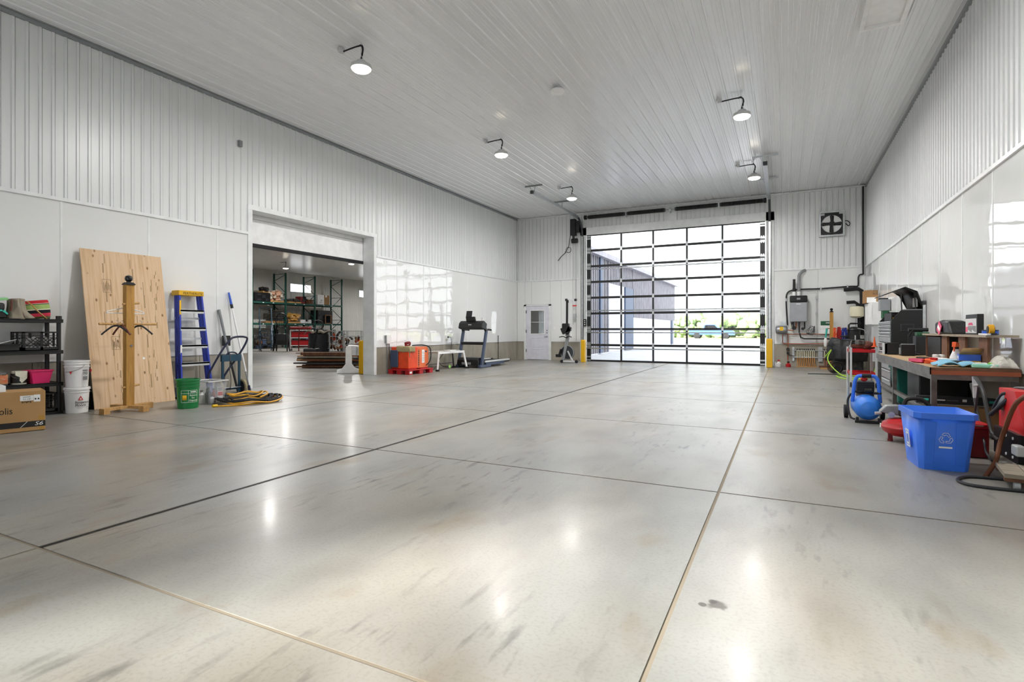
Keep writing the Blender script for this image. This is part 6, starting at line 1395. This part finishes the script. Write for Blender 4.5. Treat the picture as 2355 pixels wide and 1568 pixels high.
crateish('white_carton', 'low white carton on the lower rack shelf', 'box', 690, 714, ZBm, .25, 'white_plastic', .5, 11, 2, 'light_grey')
crateish('black_cabinet', 'large black open cabinet on the lower rack shelf', 'cabinet', 726, 760, ZBm, .92, 'black', .7, 12, 6, 'charcoal')
t = T('small_red_frame', 'red tubular frame with a black panel standing on the lower rack shelf', 'frame', (RXF-.1, RY(748), ZBm)); MB().frame((0,-.28,0), (0,1,0), (0,0,1), .56, .62, .05, .05).go('frame', 'scrap_brown', t); MB().box(.01,-.2,.08,.02,.2,.52).go('panel', 'screen_off', t)
crateish('plank_bundle', 'bundle of orange planks across the left lower rack shelf', 'timber', 606, 648, ZBm, .12, 'scrap_brown', .7, 13, 3, 'lumber', 'stack')
for u0, u1, lab, mt, ht in ((583,628,'dark engine parts under the left rack bay','clutter_dark',.95), (668,712,'red-handled equipment under the middle rack bay','dark_red',1.25), (722,762,'black machinery under the right rack bay','clutter_dark',1.15)):
    y0, y1 = RY(u0), RY(u1); t = T('floor_equipment', lab, 'machine', (RXF-.3, (y0+y1)/2, 0)); rnd = random.Random(u0)
    for k in range(40):
        c_ = (rnd.uniform(-.3,.6), rnd.uniform(-(y1-y0)/2, (y1-y0)/2), rnd.uniform(.08, ht*.75))
        if k % 3: MB().cb(c_, (rnd.uniform(.15,.4), rnd.uniform(.15,.5), rnd.uniform(.1,.35)), (0,0,rnd.uniform(0,90))).go('block', ['clutter_dark','black','dark_grey',mt,'rust','steel_blue','gray_wood'][(k*5) % 7], t, bevel=.02)
        else: MB().tube(smooth([(c_[0],c_[1]-.3,.05),(c_[0]+.1,c_[1],ht),(c_[0],c_[1]+.3,.05)]), .025, 6).go('tube', ['charcoal','scrap_brown','black'][k % 3], t)
    MB().box(-.3,-(y1-y0)/2*.9,0,.4,(y1-y0)/2*.9,.08).go('skid', 'clutter_dark', t)
# rolling warehouse ladder
c0 = P(612, 807, Z=0)
lad = T('rolling_ladder', 'teal rolling warehouse ladder in front of the rack', 'ladder', (c0.x, c0.y, 0), 55)
for sx in (-.3, .3):
    MB().bar((sx,-.6,.1), (sx,.55,1.4), .04).bar((sx,.55,1.4), (sx,.55,.05), .04).bar((sx,-.6,.1), (sx,.55,.1), .04).bar((sx,.55,1.4), (sx,.55,2.35), .03).bar((sx,-.05,1.4), (sx,.55,2.35), .03).bar((sx,-.6,.1), (sx,-.5,1.1), .03).bar((sx,-.5,1.1), (sx,.0,1.6), .03).go('side_frame', 'truck_blue', lad)
for k in range(5): MB().box(-.3,-.55+.23*k,.3+.26*k,.3,-.35+.23*k,.33+.26*k).go('step', 'truck_blue', lad)
MB().bar((-.3,.55,2.35), (.3,.55,2.35), .03).go('top_rail', 'truck_blue', lad)
for sx in (-.3, .3):
    for y in (-.6, .55): MB().lathe([(.03,-.02),(.05,-.02),(.05,.02),(.03,.02)], (sx,y,.052), 10, 'x').go('caster', 'black_rubber', lad)
# upright exercise or shop machine with hoop back
c0 = P(648, 808, Z=0)
t = T('hooped_machine', 'black machine with a round wire back standing before the rack', 'machine', (c0.x, c0.y, 0), 35)
MB().tube([(.3*math.cos(a), 0, 1.65+.38*math.sin(a)) for a in [i*math.pi/9 for i in range(18)]], .03, 7, True).go('hoop', 'black', t)
for k in range(-2, 3): MB().bar((.1*k,0,1.3), (.1*k,0,1.98), .015).go('wire', 'black', t)
for sx in (-.35, .35): MB().bar((sx,-.3,.02), (sx*.7,0,1.4), .06).bar((sx,.3,.02), (sx*.6,0,1.2), .06).go('leg', 'black', t)
MB().box(-.3,-.2,.35,.3,.2,.95).go('body', 'charcoal', t, bevel=.05); MB().box(-.2,-.25,.6,.2,-.2,.9).go('panel', 'dark_grey', t)
# white cart with red bins
c0 = P(694, 807, Z=0)
t = T('white_wire_cart', 'white tubular cart holding red trays in the store room', 'cart', (c0.x, c0.y, 0), 40)
for sx in (-.55, .55):
    for sy in (-.25, .25): MB().bar((sx,sy,.12), (sx,sy,1.15), .04).go('post', 'white_plastic', t); MB().lathe([(.04,-.02),(.06,-.02),(.06,.02),(.04,.02)], (sx,sy,.062), 10, 'x').go('caster', 'black_rubber', t)
for z in (.3, .72, 1.13): MB().frame((-.57,-.27,z-.02), (1,0,0), (0,1,0), 1.14, .54, .04, .04).go('tier', 'white_plastic', t)
for z, h in ((.33,.25), (.75,.3)): MB().box(-.5,-.22,z,.5,.22,z+h).go('tray', 'red', t, bevel=.02)
MB().box(-.6,-.2,1.18,.5,.2,1.32).go('top_load', 'dark_red', t, bevel=.05)
# pallet jack
c0 = P(717, 828, Z=0)
t = T('pallet_jack', 'red-framed pallet jack with black loop handle in the store room', 'pallet jack', (c0.x, c0.y, 0), 30)
MB().bar((0,0,.15), (.25,-.1,1.2), .05).go('tiller', 'black', t); MB().tube([(.27+.2*math.cos(a), -.1, 1.35+.17*math.sin(a)) for a in [i*math.pi/8 for i in range(16)]], .025, 7, True).go('loop_handle', 'black', t)
MB().box(-.25,-.25,.06,.25,.2,.45).go('head', 'black', t, bevel=.04)
for sx in (-.27, .27): MB().box(sx-.08,.2,.05,sx+.08,1.3,.13).go('fork', 'scrap_brown', t)
for sx in (-.1, .1): MB().lathe([(.05,-.03),(.09,-.03),(.09,.03),(.05,.03)], (sx,-.1,.092), 14, 'x').go('wheel', 'black_rubber', t)
t2_ = T('red_hand_cart', 'tall red hand-truck frame beside the pallet jack', 'hand truck', (P(698, 812, Z=0).x, P(698, 812, Z=0).y, 0), 20); MB().tube(smooth([(-.25,0,.1),(-.25,.05,1.1),(-.2,.1,1.25),(.2,.1,1.25),(.25,.05,1.1),(.25,0,.1)],5), .025, 7).go('frame', 'dark_red', t2_); MB().box(-.25,-.3,.0,.25,.02,.03).go('toe_plate', 'scrap_brown', t2_)
for k in range(3): MB().bar((-.25,.02,.35+.3*k), (.25,.02,.35+.3*k), .03).go('rung', 'dark_red', t2_)
# black drum, wire cages
c0 = P(733, 817, Z=0)
t = T('black_drum', 'black plastic drum with a tarp beside the wire cages', 'drum', (c0.x, c0.y, 0)); MB().lathe([(.4,0),(.42,.02),(.44,.3),(.42,.32),(.44,.6),(.42,.62),(.43,.95),(.4,1.0)], n=22).go('drum', 'charcoal', t); MB().grid(lambda u, v: Vector((-.45+.9*u, -.45+.9*v, 1.03+.12*abs(math.sin(5*u+4*v))-.5*max(0,abs(u-.5)-.38)-.5*max(0,abs(v-.5)-.38))), 14, 14).go('cover', 'canvas', t, solid=.02)
for i, (u, v, lab) in enumerate(((778, 815, 'left wire cage of timber and metal scrap in the store room'), (812, 817, 'right wire cage of timber and metal scrap in the store room'))):
    c0 = P(u, v, Z=0); t = T('wire_cage', lab, 'cage', (c0.x, c0.y, 0), 48)
    w, d, h = .40, .36, 1.1
    for sx in (-1, 1):
        for sy in (-1, 1): MB().bar((sx*w,sy*d,0), (sx*w,sy*d,h), .04).go('post', 'galv', t)
    for z in (.15, .5, .85, h): MB().frame((-w,-d,z-.012), (1,0,0), (0,1,0), 2*w, 2*d, .024, .024).go('hoop', 'galv', t)
    for k in range(1, 6):
        for sy in (-1, 1): MB().bar((-w+2*w*k/6,sy*d,.15), (-w+2*w*k/6,sy*d,h), .014).go('wire', 'galv', t)
    MB().box(-w,-d,.1,w,d,.14).go('base', 'dark_steel', t)
    rnd = random.Random(40+i)
    for k in range(16): 
        p_ = Vector((rnd.uniform(-.28,.28), rnd.uniform(-.22,.22), rnd.uniform(.25,.95))); q_ = Vector((rnd.uniform(-.2,.2), rnd.uniform(-.2,.2), rnd.uniform(-.2,.35)))
        MB().bar(p_-q_*.5, p_+q_*.5, rnd.uniform(.06,.16), rnd.uniform(.05,.12)).go('scrap', ['scrap_brown','clutter_dark','lumber','rust','orange'][k % 5], t)
# lumber and steel pile just beyond the opening
c0 = P(745, 848, Z=0)
rnd = random.Random(9)
base = P(748, 846, Z=0)
dirv = (P(790, 846, Z=0) - P(700, 846, Z=0)).normalized(); nrm = Vector((-dirv.y, dirv.x, 0))
cols_ = ['wood_dark','scrap_brown','gray_wood','clutter_dark','rust','lumber','dark_grey','charcoal']
for k in range(26):
    L_ = rnd.uniform(1.0, 2.0); row = k % 6; lay = k // 6
    c_ = base + nrm*(-.1+row*.16+rnd.uniform(-.03,.03)) + dirv*rnd.uniform(-.15,.35) + Vector((0,0,.05+lay*.095))
    a_ = R(rnd.uniform(-1.6, 1.6)); dv = Vector((dirv.x*math.cos(a_)-dirv.y*math.sin(a_), dirv.x*math.sin(a_)+dirv.y*math.cos(a_), 0))
    h_ = rnd.choice((.04,.07,.09)); nm = ['dark','brown','grey','black','rusty','tan','slate','charcoal'][k % 8]
    where = ['bottom','second','third','fourth','top'][lay]
    o = MB().bar(c_-dv*L_/2, c_+dv*L_/2, rnd.uniform(.07,.13), h_).go('timber_offcut', cols_[k % 8]); tag(o, nm + ' length of timber in the ' + where + ' layer of the pile beyond the opening', 'timber', 'timber pile beyond the opening')
t = T('white_barrier_base', 'white plastic barrier foot with upright stub just inside the opening', 'barrier', (P(802, 858, Z=0).x, P(802, 858, Z=0).y, 0), 38)
MB().prism([(-.3,0),(.3,0),(.3,.09),(.16,.14),(.08,.25),(.075,.69),(.05,.72),(-.05,.72),(-.075,.69),(-.08,.25),(-.16,.14),(-.3,.09)], -.07, .07, 'y').go('stand', 'white_plastic', t, bevel=.012)
t = T('white_sheeting', 'pale folded plastic sheeting behind the yellow bollard', 'sheeting', (P(822, 838, Z=0).x, P(822, 838, Z=0).y, 0), 38)
MB().prism([(-.22,0),(.22,0),(.24,.62),(-.3,.66)], -.12, .12, 'y').go('bundle', 'white_plastic', t, bevel=.04); MB().prism([(-.05,.05),(.0,.05),(.02,.58),(-.03,.6)], -.13, -.12, 'y').go('fold', 'light_grey', t)
